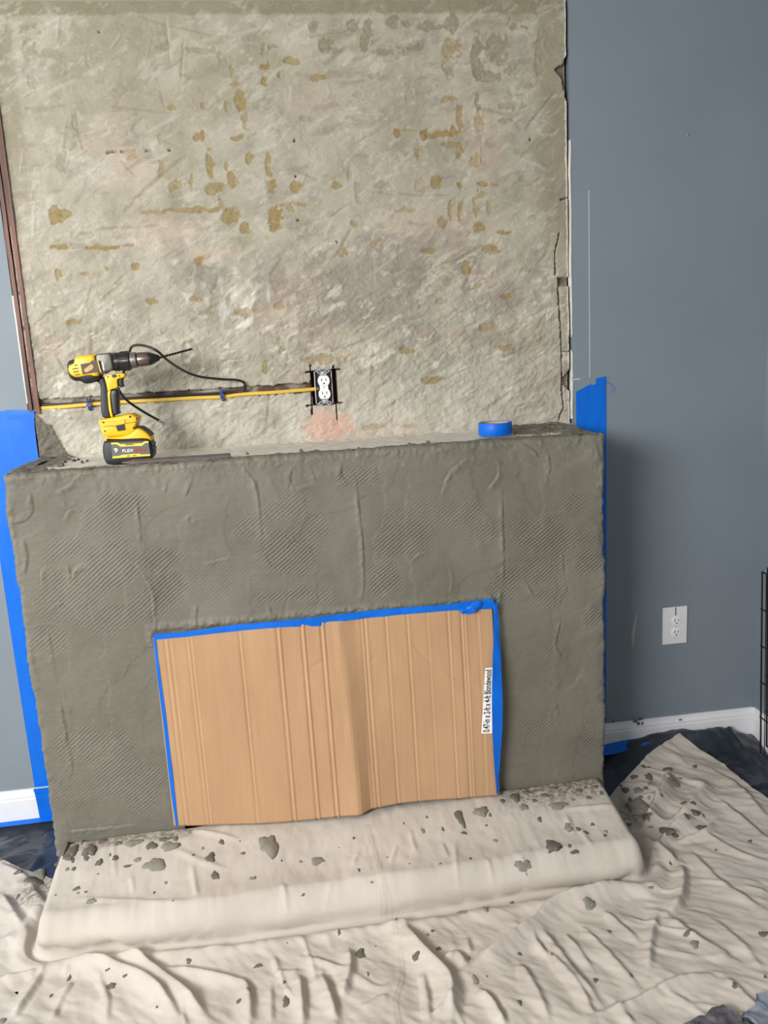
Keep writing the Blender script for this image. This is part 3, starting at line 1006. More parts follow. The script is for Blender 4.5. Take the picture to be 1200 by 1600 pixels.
    Fc = grid_faces(nu, nv, keep)
    V, Fc, used = compact(V, Fc)
    o = mesh('mortar_coat', V, Fc, M_MORTAR, surround, True)
    set_attr(o, 'mask_a', np.stack([lath.ravel()[used], 0 * used, 0 * used], -1))
    return o


mortar_coat()

# ledge: pale old plaster with mortar smeared over its ends and front arris
def ledge_top():
    st = 0.003
    xs = np.arange(XL + 0.010, XR - 0.008, st)
    ys = np.arange(-DEP + 0.012, 0.012, st)
    X, Y = np.meshgrid(xs, ys)
    wx = fbm(X, Y, 0.03, 4, 81)
    lim = -DEP + 0.055 + 0.022 * fbm(X, Y * 0, 0.09, 4, 82)
    lim = np.where(X > 0.47, lim + 0.02, lim)
    mort = Y < lim
    mort |= X < oz(92, 722, LEDGE_Z)[0] + 0.02 * wx
    mort |= (X > 0.60 + 0.03 * wx) & ((Y > -0.26 + 0.03 * wx) | (X > 0.72))
    d = np.maximum(0, lim - Y)
    z = LEDGE_Z - 0.004 + 0.0015 * fbm(X, Y, 0.05, 4, 83)
    z = np.where(mort, z + 0.003 + 0.0035 * np.abs(fbm(X, Y, 0.02, 4, 84)) + 0.003 * np.maximum(0, fbm(X, Y, 0.05, 3, 85)), z)
    z = np.where((X > 0.58) & mort, z + 0.008 * np.maximum(0, fbm(X, Y, 0.06, 3, 86)), z)
    back = sstep(-0.03, 0.0, Y)
    z += back * 0.006 * np.abs(fbm(X, Y, 0.03, 4, 87))
    V = np.stack([X, Y, z], -1).reshape(-1, 3)
    o = mesh('ledge', V, grid_faces(len(xs), len(ys)), M_MORTAR, surround, True)
    set_attr(o, 'mask_a', np.stack([0 * X.ravel(), 1.0 - mort.ravel(), 0 * X.ravel()], -1))
    o['label'] = 'pale plaster ledge smeared with mortar'
    return o


ledge_top()
b = MB()                                                # firebox: open towards the room
x0, x1, z0, z1, yb, yf = FX0 - 0.01, FX1 + 0.01, 0.10, FZ1 + 0.01, -0.01, -DEP + 0.006
b.add([(x0, yf, z0), (x1, yf, z0), (x1, yf, z1), (x0, yf, z1), (x0 + .06, yb, z0), (x1 - .06, yb, z0), (x1 - .06, yb, z1), (x0 + .06, yb, z1)],
      [(4, 5, 6, 7), (0, 4, 7, 3), (1, 2, 6, 5), (3, 7, 6, 2), (0, 1, 5, 4)])
b.build('firebox', M_DARK, surround)
hearth = MB().box((-0.71, -0.615, 0.0), (0.775, -0.02, 0.088)).build('hearth_slab', M_CLUMP2, surround, bevel=0.006)

# ------------------------------------------------------------------ drop cloth over floor and hearth
HX0, HX1, HYF = -0.735, 0.800, -0.632                   # cloth-covered hearth block


def plastic_rise(x, y):
    """sheet bunched against the right hand skirting"""
    t = sstep(0.86, 1.05, x)
    return t * (0.062 * np.exp(-np.maximum(0, -y - 0.03) / 0.10) + 0.012)


FOLDS = [  # polyline on the floor (photo px), ridge height mm, width mm, sharpness side
    ([(719, 1522), (780, 1480), (838, 1438), (869, 1412), (942, 1392), (1014, 1356)], 26, 22), ([(838, 1440), (880, 1495), (945, 1575)], 9, 13),
    ([(1029, 1425), (1018, 1470), (1014, 1518)], 11, 11), ([(1066, 1350), (1068, 1385), (1060, 1412), (1040, 1428)], 20, 14), ([(1040, 1428), (1090, 1470), (1150, 1500)], 9, 14), ([(921, 1588), (993, 1562), (1060, 1533), (1128, 1525)], 12, 11),
    ([(905, 1440), (960, 1500), (1000, 1545)], 6, 10), ([(940, 1420), (1000, 1470)], 6, 9), ([(1075, 1330), (1130, 1385), (1195, 1430)], 8, 13), ([(1090, 1300), (1150, 1335), (1200, 1352)], 6, 12), ([(1120, 1255), (1165, 1290), (1200, 1318)], 8, 12),
    ([(1110, 1215), (1150, 1235), (1200, 1290)], 8, 14), ([(1040, 1290), (1075, 1270), (1100, 1240), (1060, 1225)], 16, 13), ([(1020, 1335), (1050, 1300), (1085, 1280)], 22, 14), ([(1005, 1300), (1020, 1270), (1040, 1235), (1045, 1215)], 30, 16), ([(985, 1262), (1015, 1250), (1035, 1265)], 12, 12), ([(1055, 1318), (1100, 1306), (1116, 1290)], 10, 8),
    ([(1000, 1310), (1030, 1328), (1060, 1350)], 18, 13), ([(960, 1235), (975, 1262), (1000, 1290)], -8, 16),
    ([(33, 1440), (45, 1470), (66, 1486), (107, 1492), (167, 1507), (225, 1530), (262, 1565), (290, 1610)], 24, 20), ([(110, 1482), (193, 1484), (238, 1513), (290, 1550), (330, 1605)], 20, 16), ([(67, 1517), (45, 1550), (20, 1590)], 12, 10), ([(0, 1395), (20, 1425), (35, 1455)], 18, 18), ([(0, 1350), (40, 1372), (70, 1420)], 14, 20), ([(0, 1527), (60, 1518)], 8, 9), ([(118, 1525), (95, 1560), (80, 1600)], 6, 9), ([(100, 1518), (112, 1504)], 7, 8),
    ([(150, 1515), (168, 1560), (166, 1600)], 5, 8), ([(240, 1512), (300, 1516), (363, 1530), (388, 1545), (391, 1610)], 14, 12), ([(275, 1502), (360, 1480)], 6, 8), ([(545, 1478), (548, 1515), (534, 1561)], 14, 12), ([(480, 1495), (520, 1508), (548, 1518)], 8, 10), ([(499, 1518), (515, 1556), (527, 1600)], 18, 14), ([(467, 1516), (472, 1560), (474, 1605)], 14, 11), ([(430, 1520), (470, 1515)], 8, 10), ([(423, 1535), (425, 1600)], 6, 8), ([(548, 1518), (590, 1545), (615, 1540)], 5, 9),
    ([(628, 1440), (650, 1475), (674, 1500), (705, 1536), (706, 1605)], 26, 20), ([(690, 1500), (715, 1490), (730, 1512)], 14, 14), ([(747, 1545), (772, 1570), (790, 1605)], 14, 10), ([(735, 1500), (790, 1466), (812, 1452)], 9, 9), ([(670, 1590), (700, 1570), (715, 1540)], 12, 10), ([(660, 1515), (668, 1560), (672, 1600)], 8, 9), ([(810, 1500), (840, 1550), (860, 1600)], 8, 12), ([(850, 1480), (905, 1540), (930, 1590)], 9, 10), ([(830, 1455), (845, 1480), (860, 1500)], 8, 8),
    ([(1100, 1430), (1150, 1470), (1200, 1530)], 6, 13), ([(1030, 1540), (1080, 1570)], 6, 10), ([(960, 1560), (990, 1600)], 6, 10), ([(1160, 1390), (1200, 1400)], 5, 12), ([(560, 1580), (610, 1555)], 5, 9), ([(730, 1460), (735, 1490)], 6, 9), ([(880, 1450), (930, 1520)], 5, 8), ([(1130, 1530), (1190, 1580)], 8, 12)]
FOLDS_W = []
for pts, hh, ww in FOLDS:
    P = [oz(px, py, 0.012)[:2] for (px, py) in pts]
    P = [tuple(q) for q in smooth_poly(P, 5)] if len(P) > 2 else [tuple(q) for q in P]
    FOLDS_W.append((P, hh * 0.001, ww * 0.001))
SEAM = [tuple(q) for q in smooth_poly([oz(573, 1292, .135)[:2], oz(590, 1350, .11)[:2], oz(601, 1385, .10)[:2], oz(607, 1433, .01)[:2], oz(622, 1480, .01)[:2], oz(626, 1530, .01)[:2], oz(622, 1605, .01)[:2], (0.16, -1.4), (0.15, -1.8)], 6)]
# wrinkles on the hearth top (photo px on the hearth plane)
HFOLDS = []
for pts, hh, ww in [([(880, 1270), (930, 1266), (965, 1262)], 5, 7), ([(178, 1325), (180, 1370)], 3, 5), ([(300, 1352), (307, 1395)], 5, 6), ([(205, 1370), (208, 1390)], 3, 5), ([(100, 1398), (200, 1402), (330, 1400)], 3, 8), ([(270, 1335), (320, 1350), (360, 1358)], 4, 9), ([(440, 1375), (452, 1400)], 5, 6), ([(520, 1370), (500, 1385)], 3, 5),
                    ([(710, 1310), (716, 1390)], 3, 5), ([(760, 1335), (770, 1350)], 4, 6), ([(690, 1315), (700, 1335)], 4, 6), ([(640, 1300), (650, 1330)], 4, 6), ([(620, 1320), (610, 1345)], 4, 6), ([(800, 1325), (840, 1345), (850, 1370)], 3, 8), ([(905, 1290), (925, 1315)], 4, 7), ([(300, 1310), (380, 1322)], 4, 8), ([(885, 1276), (895, 1300)], 5, 7), ([(560, 1330), (550, 1350)], 3, 6)]:
    P = [oz(px, py, 0.115)[:2] for (px, py) in pts]
    HFOLDS.append(([tuple(q) for q in smooth_poly(P, 5)] if len(P) > 2 else [tuple(q) for q in P], hh * 0.001, ww * 0.001))


def hearth_form(x, y):
    """0 on the floor .. 1 on top of the hearth block"""
    yf = HYF - 0.012 + 0.02 * np.clip((-0.45 - x) / 0.3, 0, 1) + 0.008 * fbm(x, y * 0, 0.25, 2, 90)
    d = np.maximum(yf - y, np.maximum((HX0 - 0.0) - x, x - HX1))       # >0 outside
    d2 = np.hypot(np.maximum(yf - y + 0.03, 0), np.maximum(np.maximum(HX0 + 0.03 - x, x - HX1 + 0.03), 0)) - 0.03
    d = np.where(d2 > -0.03, d2, d)
    t = np.clip((0.016 - d) / 0.040, 0, 1)
    s = 1 - (1 - t) ** 2.6
    s = s * sstep(0, 0.12, t)
    return s, d


def cloth_z(x, y):
    x = np.asarray(x, float)
    y = np.asarray(y, float)
    s, d = hearth_form(x, y)
    z = 0.008 + plastic_rise(x, y) * (1 - s)
    fl = np.zeros_like(x)
    for P, hh, ww in FOLDS_W:
        xs = [q[0] for q in P]
        ys = [q[1] for q in P]
        m = (x > min(xs) - 0.09) & (x < max(xs) + 0.09) & (y > min(ys) - 0.09) & (y < max(ys) + 0.09)
        if not np.any(m):
            continue
        dd, t, sd = seg_dist(x[m], y[m], P)
        tp = np.clip(np.minimum(t, 1 - t) * 5, 0.25, 1)
        w = ww * np.where(sd > 0, 0.62, 1.6)
        bump = hh * (0.5 * np.exp(-(dd / w) ** 2) + 0.5 * np.exp(-dd / (0.75 * w))) * tp
        gut = -0.15 * hh * np.exp(-((dd - 2.0 * w) / w) ** 2) * tp
        cur = fl[m]
        fl[m] = np.where(np.abs(bump) > np.abs(cur), bump + 0.35 * cur, cur + 0.35 * bump) + gut
    u, w_ = rotxy(x, y, -42)
    u3, w3 = rotxy(x, y, -78)
    wr = 0.0035 * fbm(u / 2.6, w_, 0.05, 4, 91) + 0.006 * fbm(x, y, 0.22, 3, 92)
    rt = sstep(0.15, 0.45, x)
    rg = lambda a, sc, sd_: np.maximum(0, 1 - 3.2 * np.abs(a)) ** 1.5
    r1 = rg(fbm(u / 4.0 + 0.01 * fbm(x, y, .1, 2, 88), w_, 0.075, 2, 93), 1, 1) * sstep(-0.1, 0.5, fbm(x, y, 0.15, 2, 98))
    r2 = rg(fbm(u3 / 3.5 + 0.01 * fbm(x, y, .1, 2, 88), w3, 0.07, 2, 99), 1, 1) * sstep(-0.1, 0.5, fbm(x, y, 0.15, 2, 89))
    wr = wr + 0.0055 * (r1 * rt + r2 * (1 - rt)) + 0.0016 * fbm(u / 3, w_, 0.014, 3, 87)
    z = z + (1 - s) * (fl + wr) + 0.004 * (1 - s)
    # hearth top
    top = 0.104 + (HEARTH_Z - 0.104) * sstep(-0.60, -0.38, y) + 0.0035 * fbm(x, y, 0.12, 3, 94) + 0.0012 * fbm(x, y / 2.5, 0.02, 3, 95)
    for P, hh, ww in HFOLDS:
        dd, t, sd = seg_dist(x, y, P)
        top = top + hh * np.exp(-(dd / ww) ** 2) * np.clip(np.minimum(t, 1 - t) * 5, 0.2, 1)
    z = z * (1 - s) + top * s
    # slack roll below the front arris
    z = z + 0.010 * np.exp(-((d - 0.004) / 0.016) ** 2) * (0.6 + 0.6 * fbm(x, y * 0, 0.16, 3, 96)) * (y < -0.45)
    z = z + 0.011 * np.exp(-((d - 0.060) / 0.016) ** 2) * (y < -0.45) * (0.8 + 0.4 * fbm(x, y * 0, 0.2, 2, 85))
    z = z - 0.92 * np.maximum(z - 0.004, 0) * np.exp(-((d - 0.030) / 0.011) ** 4) * (y < -0.45) * (d > 0.012)
    dd, t, sd = seg_dist(x, y, SEAM)
    z = z + 0.0022 * np.exp(-((dd - 0.004) / 0.0028) ** 2)
    return np.maximum(z, 0.004)


_GX, _GY = np.arange(-1.4, 1.55, 0.004), np.arange(-1.4, 0.0, 0.004)
_GZ = cloth_z(*np.meshgrid(_GX, _GY))


def cloth_at(x, y):
    """cloth height by bilinear look-up"""
    fx, fy = np.clip((np.asarray(x) + 1.4) / 0.004, 0, len(_GX) - 1.01), np.clip((np.asarray(y) + 1.4) / 0.004, 0, len(_GY) - 1.01)
    i, j = fx.astype(int), fy.astype(int)
    u, v = fx - i, fy - j
    return (_GZ[j, i] * (1 - u) + _GZ[j, i + 1] * u) * (1 - v) + (_GZ[j + 1, i] * (1 - u) + _GZ[j + 1, i + 1] * u) * v


def belly_out(x, y):
    """how far the slack cloth bellies out over the foot of the hearth front"""
    s_, d_ = hearth_form(x, y)
    belly = np.sin(math.pi * np.clip(s_, 0, 1) ** 0.8) * (s_ > 0.01) * (s_ < 0.995)
    return 0.030 * belly * (y < -0.5) * (x > HX0) * (x < HX1) * (0.7 + 0.4 * fbm(x, x * 0, 0.2, 2, 86))


def on_cloth(px, py):
    d = ray(px, py)
    zz = np.linspace(0.24, 0.0, 241)
    p = CAM[None] + d[None] * ((zz - CAM[2]) / d[2])[:, None]
    q = CAM + d * ((0.008 - CAM[2]) / d[2])
    sh = 0.0
    for _ in range(5):
        hit = np.nonzero(cloth_at(p[:, 0], p[:, 1] + sh) >= zz)[0]
        if not len(hit):
            break
        q = p[hit[0]]
        sh = float(belly_out(np.array([q[0]]), np.array([q[1] + sh]))[0])
    return q


def drop_cloth():
    st = 0.0042
    xs = np.arange(-1.32, 1.50, st)
    ys = np.arange(-1.75, 0.0, st)
    X, Y = np.meshgrid(xs, ys)
    # outline of the cloth on the floor
    poly = [(-1.32, -1.75), (1.36, -1.75), (1.345, -0.9), (1.305, -0.42), (1.275, -0.19), (1.205, -0.045), (1.06, -0.11), (0.895, -0.235), (0.83, -0.30), (0.822, -0.372), (0.6, -0.366), (-0.6, -0.366), (-0.738, -0.372), (-0.765, -0.33), (-0.87, -0.26), (-0.97, -0.185), (-1.32, -0.12)]
    px, py = np.array(poly).T
    inside = np.zeros(X.shape, bool)
    n = len(poly)
    for i in range(n):
        x1, y1, x2, y2 = px[i], py[i], px[(i + 1) % n], py[(i + 1) % n]
        c = ((y1 > Y) != (y2 > Y)) & (X < (x2 - x1) * (Y - y1) / (y2 - y1 + 1e-12) + x1)
        inside ^= c
    # pull the outer ring of vertices on to the outline
    bd = np.full(X.shape, 1e9)
    bx, by = X.copy(), Y.copy()
    for i in range(n):
        x1, y1, x2, y2 = px[i], py[i], px[(i + 1) % n], py[(i + 1) % n]
        dx, dy = x2 - x1, y2 - y1
        t = np.clip(((X - x1) * dx + (Y - y1) * dy) / (dx * dx + dy * dy), 0, 1)
        qx, qy = x1 + t * dx, y1 + t * dy
        d = np.hypot(X - qx, Y - qy)
        m = d < bd
        bd, bx, by = np.where(m, d, bd), np.where(m, qx, bx), np.where(m, qy, by)
    X2, Y2 = np.where(inside, X, bx), np.where(inside, Y, by)
    keep = inside[:-1, :-1] | inside[1:, :-1] | inside[:-1, 1:] | inside[1:, 1:]
    Z = cloth_z(X2, Y2)
    Y2 = Y2 - belly_out(X2, Y2)
    V = np.stack([X2, Y2, Z], -1).reshape(-1, 3)
    Fc = grid_faces(len(xs), len(ys), keep)
    V, Fc, used = compact(V, Fc)
    o = mesh('drop_cloth', V, Fc, M_CLOTH, None, True)
    x, y = V[:, 0], V[:, 1]
    s, d = hearth_form(x, y)
    # mortar trodden into the cloth beside the surround
    wx = fbm(x, y, 0.05, 4, 97)
    dirt = sstep(-0.50, -0.39, y + 0.03 * wx) * sstep(0.44, 0.56, x + 0.04 * wx) * (s > 0.3)
    dirt = np.maximum(dirt, 0.8 * sstep(-0.425, -0.385, y + 0.012 * wx) * (x < -0.38) * (x > -0.76))
    dirt = np.maximum(dirt, 0.8 * sstep(0.10, 0.03, np.hypot(x - 0.86, (y + 0.36)) + 0.03 * wx) * (x > 0.805))
    dirt = np.maximum(dirt, 0.8 * sstep(0.10, 0.04, np.hypot(x + 0.80, (y + 0.36)) + 0.02 * wx) * (x < -0.74))
    damp = np.clip(dirt * 0.6, 0, 1)
    dd, t, sd = seg_dist(x, y, SEAM)
    seam = np.maximum(np.exp(-(dd / 0.0016) ** 2), np.exp(-((dd - 0.009) / 0.0016) ** 2))
    set_attr(o, 'mask_a', np.stack([dirt, damp, seam], -1))
    md = o.modifiers.new('thickness', 'SOLIDIFY')
    md.thickness = 0.0016
    md.offset = -1
    tag(o, 'off-white canvas drop cloth spattered with mortar, spread over hearth and floor', 'drop cloth')
    return o


drop_cloth()


def plastic_sheet(x0, x1, y0, y1, zfun, seed, label):
    st = 0.008
    xs, ys = np.arange(x0, x1 + st * .5, st), np.arange(y0, y1 + st * .5, st)
    X, Y = np.meshgrid(xs, ys)
    Z = zfun(X, Y)
    V = np.stack([X, Y, Z], -1).reshape(-1, 3)
    o = mesh('plastic_sheet', V, grid_faces(len(xs), len(ys)), M_PLASTIC, None, True)
    md = o.modifiers.new('thickness', 'SOLIDIFY')
    md.thickness = 0.0008
    md.offset = -1
    return tag(o, label, 'plastic sheet', 'black plastic under the drop cloth')


def z_right(x, y):
    z = plastic_rise(x, y) - 0.012 + 0.003
    g = np.abs(fbm(x * 0.8, y, 0.13, 4, 101))
    free = np.maximum(sstep(0.02, 0.10, (x - 1.205) * 0.9 + np.maximum(0, y + 0.19) * 0.9), 0.0)      # clear of the cloth
    z = z * (1 - 0.45 * sstep(1.38, 1.49, x)) - 0.004 + free * (0.004 + 0.030 * (0.5 - g)) 
    d, t, sd = seg_dist(x, y, [tuple(oz(1140, 1148, .05)[:2]), tuple(oz(1165, 1165, .05)[:2]), tuple(oz(1200, 1172, .05)[:2])])
    z = z + 0.018 * np.exp(-(d / 0.012) ** 2) * (free > 0)
    return np.clip(z, 0.0015, 0.09)


def z_left(x, y):
    g = np.abs(fbm(x, y, 0.11, 4, 103))
    z = 0.004 + 0.020 * (0.5 - g) * sstep(-0.30, -0.20, y) * sstep(-0.03, -0.09, y) + 0.012 * sstep(-0.06, -0.015, y)
    return np.clip(z, 0.0015, 0.05)


plastic_sheet(0.817, 1.482, -1.2, -0.0155, z_right, 1, 'crumpled black plastic sheet against skirting, right of the fireplace')
plastic_sheet(-1.5, -0.757, -0.8, -0.0155, z_left, 2, 'black plastic sheet on floor left of the fireplace')
# ------------------------------------------------------------------ cardboard over the firebox
CX0, CX1, CZ0, CZ1 = -0.432, 0.483, 0.149, 0.700
card = thing('cardboard_sheet', (0.03, -DEP - 0.02, CZ0), 'creased brown cardboard sheet taped over the firebox opening', 'cardboard')
CREASE = [(-0.4017, .0015, 5), (-0.388, .001, 4), (-0.335, .0016, 4), (-0.345, .0012, 5), (-0.207, .0026, 4), (-0.107, .0030, 6), (-0.101, -.002, 4), (-0.043, .0034, 5), (-0.036, -.002, 4), (0.010, .0034, 5), (0.017, -.0018, 4),
          (0.128, .0034, 5), (0.119, .002, 4), (0.186, .0018, 4), (0.245, .0022, 4), (0.30, .001, 4), (0.357, .0018, 4), (0.394, .0032, 5), (0.402, .0026, 4), (0.44, .001, 5)]


def card_y(x, z):
    t = np.clip((z - CZ0) / (CZ1 - CZ0), 0, 1)
    bot = np.interp(x, [CX0, -0.30, 0.02, 0.073, 0.083, 0.110, 0.20, 0.40, CX1], [0.004, 0.014, 0.052, 0.062, 0.060, 0.040, 0.030, 0.030, 0.030])
    mid = np.interp(x, [CX0, -0.2, 0.05, 0.066, 0.074, 0.115, 0.35, CX1], [0.003, 0.010, 0.034, 0.037, 0.036, 0.019, 0.026, 0.034])
    top = np.interp(x, [CX0, 0.04, 0.055, 0.062, 0.10, 0.2, CX1], [0.002, 0.012, 0.015, 0.014, 0.005, 0.006, 0.010])
    q = np.where(t < 0.5, bot + (mid - bot) * t * 2, mid + (top - mid) * (t * 2 - 1))
    wob = x + 0.004 * (t - 0.5)
    for (c, a, w) in CREASE:
        w = w * 0.001 * 0.62
        k = 0.6 + 0.4 * np.sin(7 * t + 40 * c)
        q = q - a * (0.55 + 0.45 * k) * np.exp(-((wob - c) / w) ** 2) + 0.45 * a * np.exp(-((wob - c - 2.1 * w) / w) ** 2)
    for pts in ([(0.245, 0.63), (0.30, 0.555), (0.33, 0.54), (0.44, 0.45)], [(0.02, .60), (-0.03, .575)], [(0.13, .57), (0.15, .585)]):
        d, tt, sd = seg_dist(x, z, pts)
        q = q - 0.0014 * np.exp(-(d / 0.0032) ** 2) * np.clip(np.minimum(tt, 1 - tt) * 8, .2, 1)
    q = q + 0.0018 * fbm(x, z / 2, 0.12, 3, 110)
    return -DEP - 0.010 - q


xs, zs = np.arange(CX0, CX1 + 1e-6, 0.0022), np.linspace(CZ0, CZ1, 110)
X, Z = np.meshgrid(xs, zs)
Zb = Z + (0.006 * np.sin(X * 9) * (1 - (Z - CZ0) / (CZ1 - CZ0)))
Y = card_y(X, Z)
nu, nv = len(xs), len(zs)
front = np.stack([X, Y, Zb], -1).reshape(-1, 3)
rear = front + np.array([0, 0.004, 0])
Fc = grid_faces(nu, nv)
loop = list(range(nu)) + [i * nu + nu - 1 for i in range(1, nv)] + [(nv - 1) * nu + i for i in range(nu - 2, -1, -1)] + [i * nu for i in range(nv - 2, 0, -1)]
side = np.array([(loop[k], loop[k - 1], loop[k - 1] + nu * nv, loop[k] + nu * nv) for k in range(len(loop))])
mesh('cardboard_panel', np.vstack([front, rear]), np.vstack([Fc, Fc[:, ::-1] + nu * nv, side]), M_CARD, card, True)


def ribbon(name, pts_a, pts_b, mat, parent, sub=10, rough=0.0, seed=0, thick=0.0004, nor=(0, -1, 0), label=None, cat=None, group=None):
    """a strip of tape between two edge polylines given in world metres"""
    A, B = np.array(smooth_poly(pts_a, sub)), np.array(smooth_poly(pts_b, sub))
    if len(pts_a) == 2:
        A = np.linspace(pts_a[0], pts_a[1], sub * 4)
    if len(pts_b) == 2:
        B = np.linspace(pts_b[0], pts_b[1], sub * 4)
    n = min(len(A), len(B))
    A, B = A[np.linspace(0, len(A) - 1, n).astype(int)], B[np.linspace(0, len(B) - 1, n).astype(int)]
    nn = np.array(nor, float)
    k = 6
    V = []
    for i in range(n):
        for j in range(k):
            t = j / (k - 1)
            p = A[i] * (1 - t) + B[i] * t
            f = float(fbm(np.array([i * 0.01 + seed]), np.array([t * 0.05]), 0.03, 3, 120 + seed)[0])
            V.append(p + nn * rough * f)
    V = np.array(V)
    Fc = grid_faces(k, n)
    o = mesh(name, np.vstack([V, V - nn * thick]), np.vstack([Fc, Fc[:, ::-1] + k * n]), mat, parent, True)
    if label:
        tag(o, label, cat, group)
    return o


def cw(px, py, off=0.0015):
    """photo point on the face of the cardboard"""
    p = oy(px, py, -DEP - 0.02)
    for _ in range(6):
        p = oy(px, py, float(card_y(np.array(p[0]), np.array(min(max(p[2], CZ0), CZ1)))) - off)
    return p


# tape along its top, left and right edges
top_hi = [(240, 991), (300, 986), (370, 976), (440, 970), (520, 961), (600, 952), (690, 945), (770, 935)]
top_lo = [(240, 1000), (300, 994), (370, 986), (440, 980), (500, 978), (540, 970), (600, 963), (690, 955), (775, 951)]
ribbon('tape_strip', [cw(*p) for p in top_hi], [cw(*p) for p in top_lo], M_TAPE, card, rough=0.0012, seed=1)
ribbon('tape_strip', [cw(*p) for p in [(239, 995), (245, 1050), (256, 1140), (266, 1230), (275, 1292)]], [cw(*p) for p in [(243, 995), (250, 1050), (262, 1140), (272, 1230), (278, 1290)]], M_TAPE, card, rough=0.0006, seed=2)
R_IN = [(771, 948), (771, 1000), (769, 1060), (769, 1130), (772, 1190), (776, 1240)]
R_OUT = [(777, 938), (781, 1000), (784, 1060), (785, 1130), (781, 1190), (779, 1242)]
ra = [cw(*p, off=0.0075) for p in R_IN]
rb = []
for i, p in enumerate(R_OUT):
    q = oy(p[0], p[1], ra[i][1] + 0.004)
    rb.append(q)
ribbon('tape_strip', ra, rb, M_TAPE, card, rough=0.0016, seed=3)
# crumpled end folded over the top right corner
c0 = cw(735, 950, 0.004)
xs2 = np.linspace(-1, 1, 15)
U, W = np.meshgrid(xs2, xs2)
rr = np.hypot(U, W)
sc = np.where(rr > 0, np.maximum(np.abs(U), np.abs(W)) / np.maximum(rr, 1e-6), 1)
U, W = U * sc, W * sc
Vx = c0[0] + U * 0.030 - 0.005 * W
Vz = c0[2] + W * 0.016 + 0.009 * U + 0.003
Vy = c0[1] - 0.006 - 0.004 * fbm(U * 0.05, W * 0.05, 0.03, 3, 126) - 0.004 * (1 - rr.clip(0, 1))
mesh('tape_crumple', np.stack([Vx, Vy, Vz], -1).reshape(-1, 3), grid_faces(15, 15), M_TAPE, card, True)

# printed size sticker, reading upwards
s0, s1, s2, s3 = cw(752, 1146, .006), cw(769, 1146, .006), cw(770, 1043, .006), cw(758, 1044, .006)
V, Fc = [], []
for i in range(9):
    t = i / 8
    V += [s0 * (1 - t) + s3 * t, s1 * (1 - t) + s2 * t]
for i in range(8):
    Fc.append((2 * i, 2 * i + 1, 2 * i + 3, 2 * i + 2))
stick = mesh('size_sticker', V, Fc, simple('white_sticker', (236, 234, 232), 0.6, var=0.02), card)
stick['label'] = 'white printed size sticker'
up_ = (s2 + s3) / 2 - (s0 + s1) / 2
sd_ = (s0 + s3) / 2 - (s1 + s2) / 2
nrm_ = np.cross(up_, sd_)
nrm_ = nrm_ / np.linalg.norm(nrm_)
if nrm_[1] > 0:
    nrm_ = -nrm_
M_INK = simple('black_ink', (26, 24, 26), 0.7, var=0.05)
text_mesh('lettering', '0.47-in x 2-ft x 4-ft Blondewood', 0.0255, M_INK, stick, (s0 + s1 + s2 + s3) / 4 + nrm_ * 0.0016 + sd_ / np.linalg.norm(sd_) * 0.001, up_, sd_, width=np.linalg.norm(up_) * 0.95)

# ------------------------------------------------------------------ masking tape on the walls
def wall_strip(name, poly_l, poly_r, label, y=-0.0012, seed=0, rough=0.0006, mat=None):
    return ribbon(name, [(x, y, z) for x, z in poly_l], [(x, y, z) for x, z in poly_r], mat or M_TAPE, None, rough=rough, seed=seed, label=label, cat='masking tape', group='blue masking tape on the walls')


wl = lambda px, py: (oy(px, py)[0], oy(px, py)[2])
wall_strip('masking_tape', [(0.866, 1.246), (0.866, 1.1), (0.866, 0.5), (0.868, 0.126)], [(0.915, 1.268), (0.915, 1.1), (0.915, 0.5), (0.914, 0.126)], 'blue masking tape strip nearer the surround on right wall', seed=11)
wall_strip('masking_tape', [(0.892, 1.258), (0.890, 1.1), (0.890, 0.5), (0.892, 0.126)], [(0.963, 1.272), (0.964, 1.1), (0.963, 0.5), (0.962, 0.126)], 'blue masking tape strip farther out on right wall, beside scratch line', y=-0.0022, seed=12)
wall_strip('masking_tape', [(0.930, 1.283), (0.930, 1.262)], [(0.963, 1.288), (0.963, 1.264)], 'small blue masking tape tab topping the right wall strips', y=-0.0030, seed=13)
wall_strip('masking_tape', [(-0.905, 1.292), (-0.905, 1.0), (-0.905, 0.6), (-0.902, 0.126)], [(-0.80, 1.294), (-0.80, 1.0), (-0.80, 0.6), (-0.80, 0.126)], 'wide blue masking tape band farther out on left wall', seed=14)
wall_strip('masking_tape', [(-0.83, 1.296), (-0.83, 1.2), (-0.83, 0.9), (-0.83, 0.126)], [(-0.752, 1.290), (-0.758, 1.2), (-0.753, 0.9), (-0.753, 0.126)], 'blue masking tape band on left wall touching the surround', y=-0.0022, seed=15)
wall_strip('masking_tape', [(-0.902, 0.128), (-0.898, 0.09), (-0.895, 0.022)], [(-0.775, 0.128), (-0.775, 0.09), (-0.775, 0.022)], 'short blue masking tape length down the left skirting end', y=-0.0158, seed=16)
ribbon('masking_tape', [(-1.5, -0.0160, 0.030), (-1.1, -0.0160, 0.028), (-0.77, -0.0160, 0.030)], [(-1.5, -0.036, 0.024), (-1.1, -0.038, 0.024), (-0.77, -0.037, 0.026)], M_TAPE, None, rough=0.001, seed=17, nor=(0, -0.6, 0.8), label='blue masking tape sealing black plastic to left skirting', cat='masking tape', group='blue masking tape on the walls')
ribbon('masking_tape', [(0.90, -0.0165, 0.040), (0.97, -0.0165, 0.056), (1.06, -0.0165, 0.062), (1.12, -0.0165, 0.060)], [(0.89, -0.040, 0.030), (0.97, -0.050, 0.034), (1.06, -0.05, 0.050), (1.12, -0.045, 0.055)], M_TAPE, None, rough=0.003, seed=18, nor=(0, -0.7, 0.7), label='rumpled blue masking tape at right skirting above black plastic', cat='masking tape', group='blue masking tape on the walls')
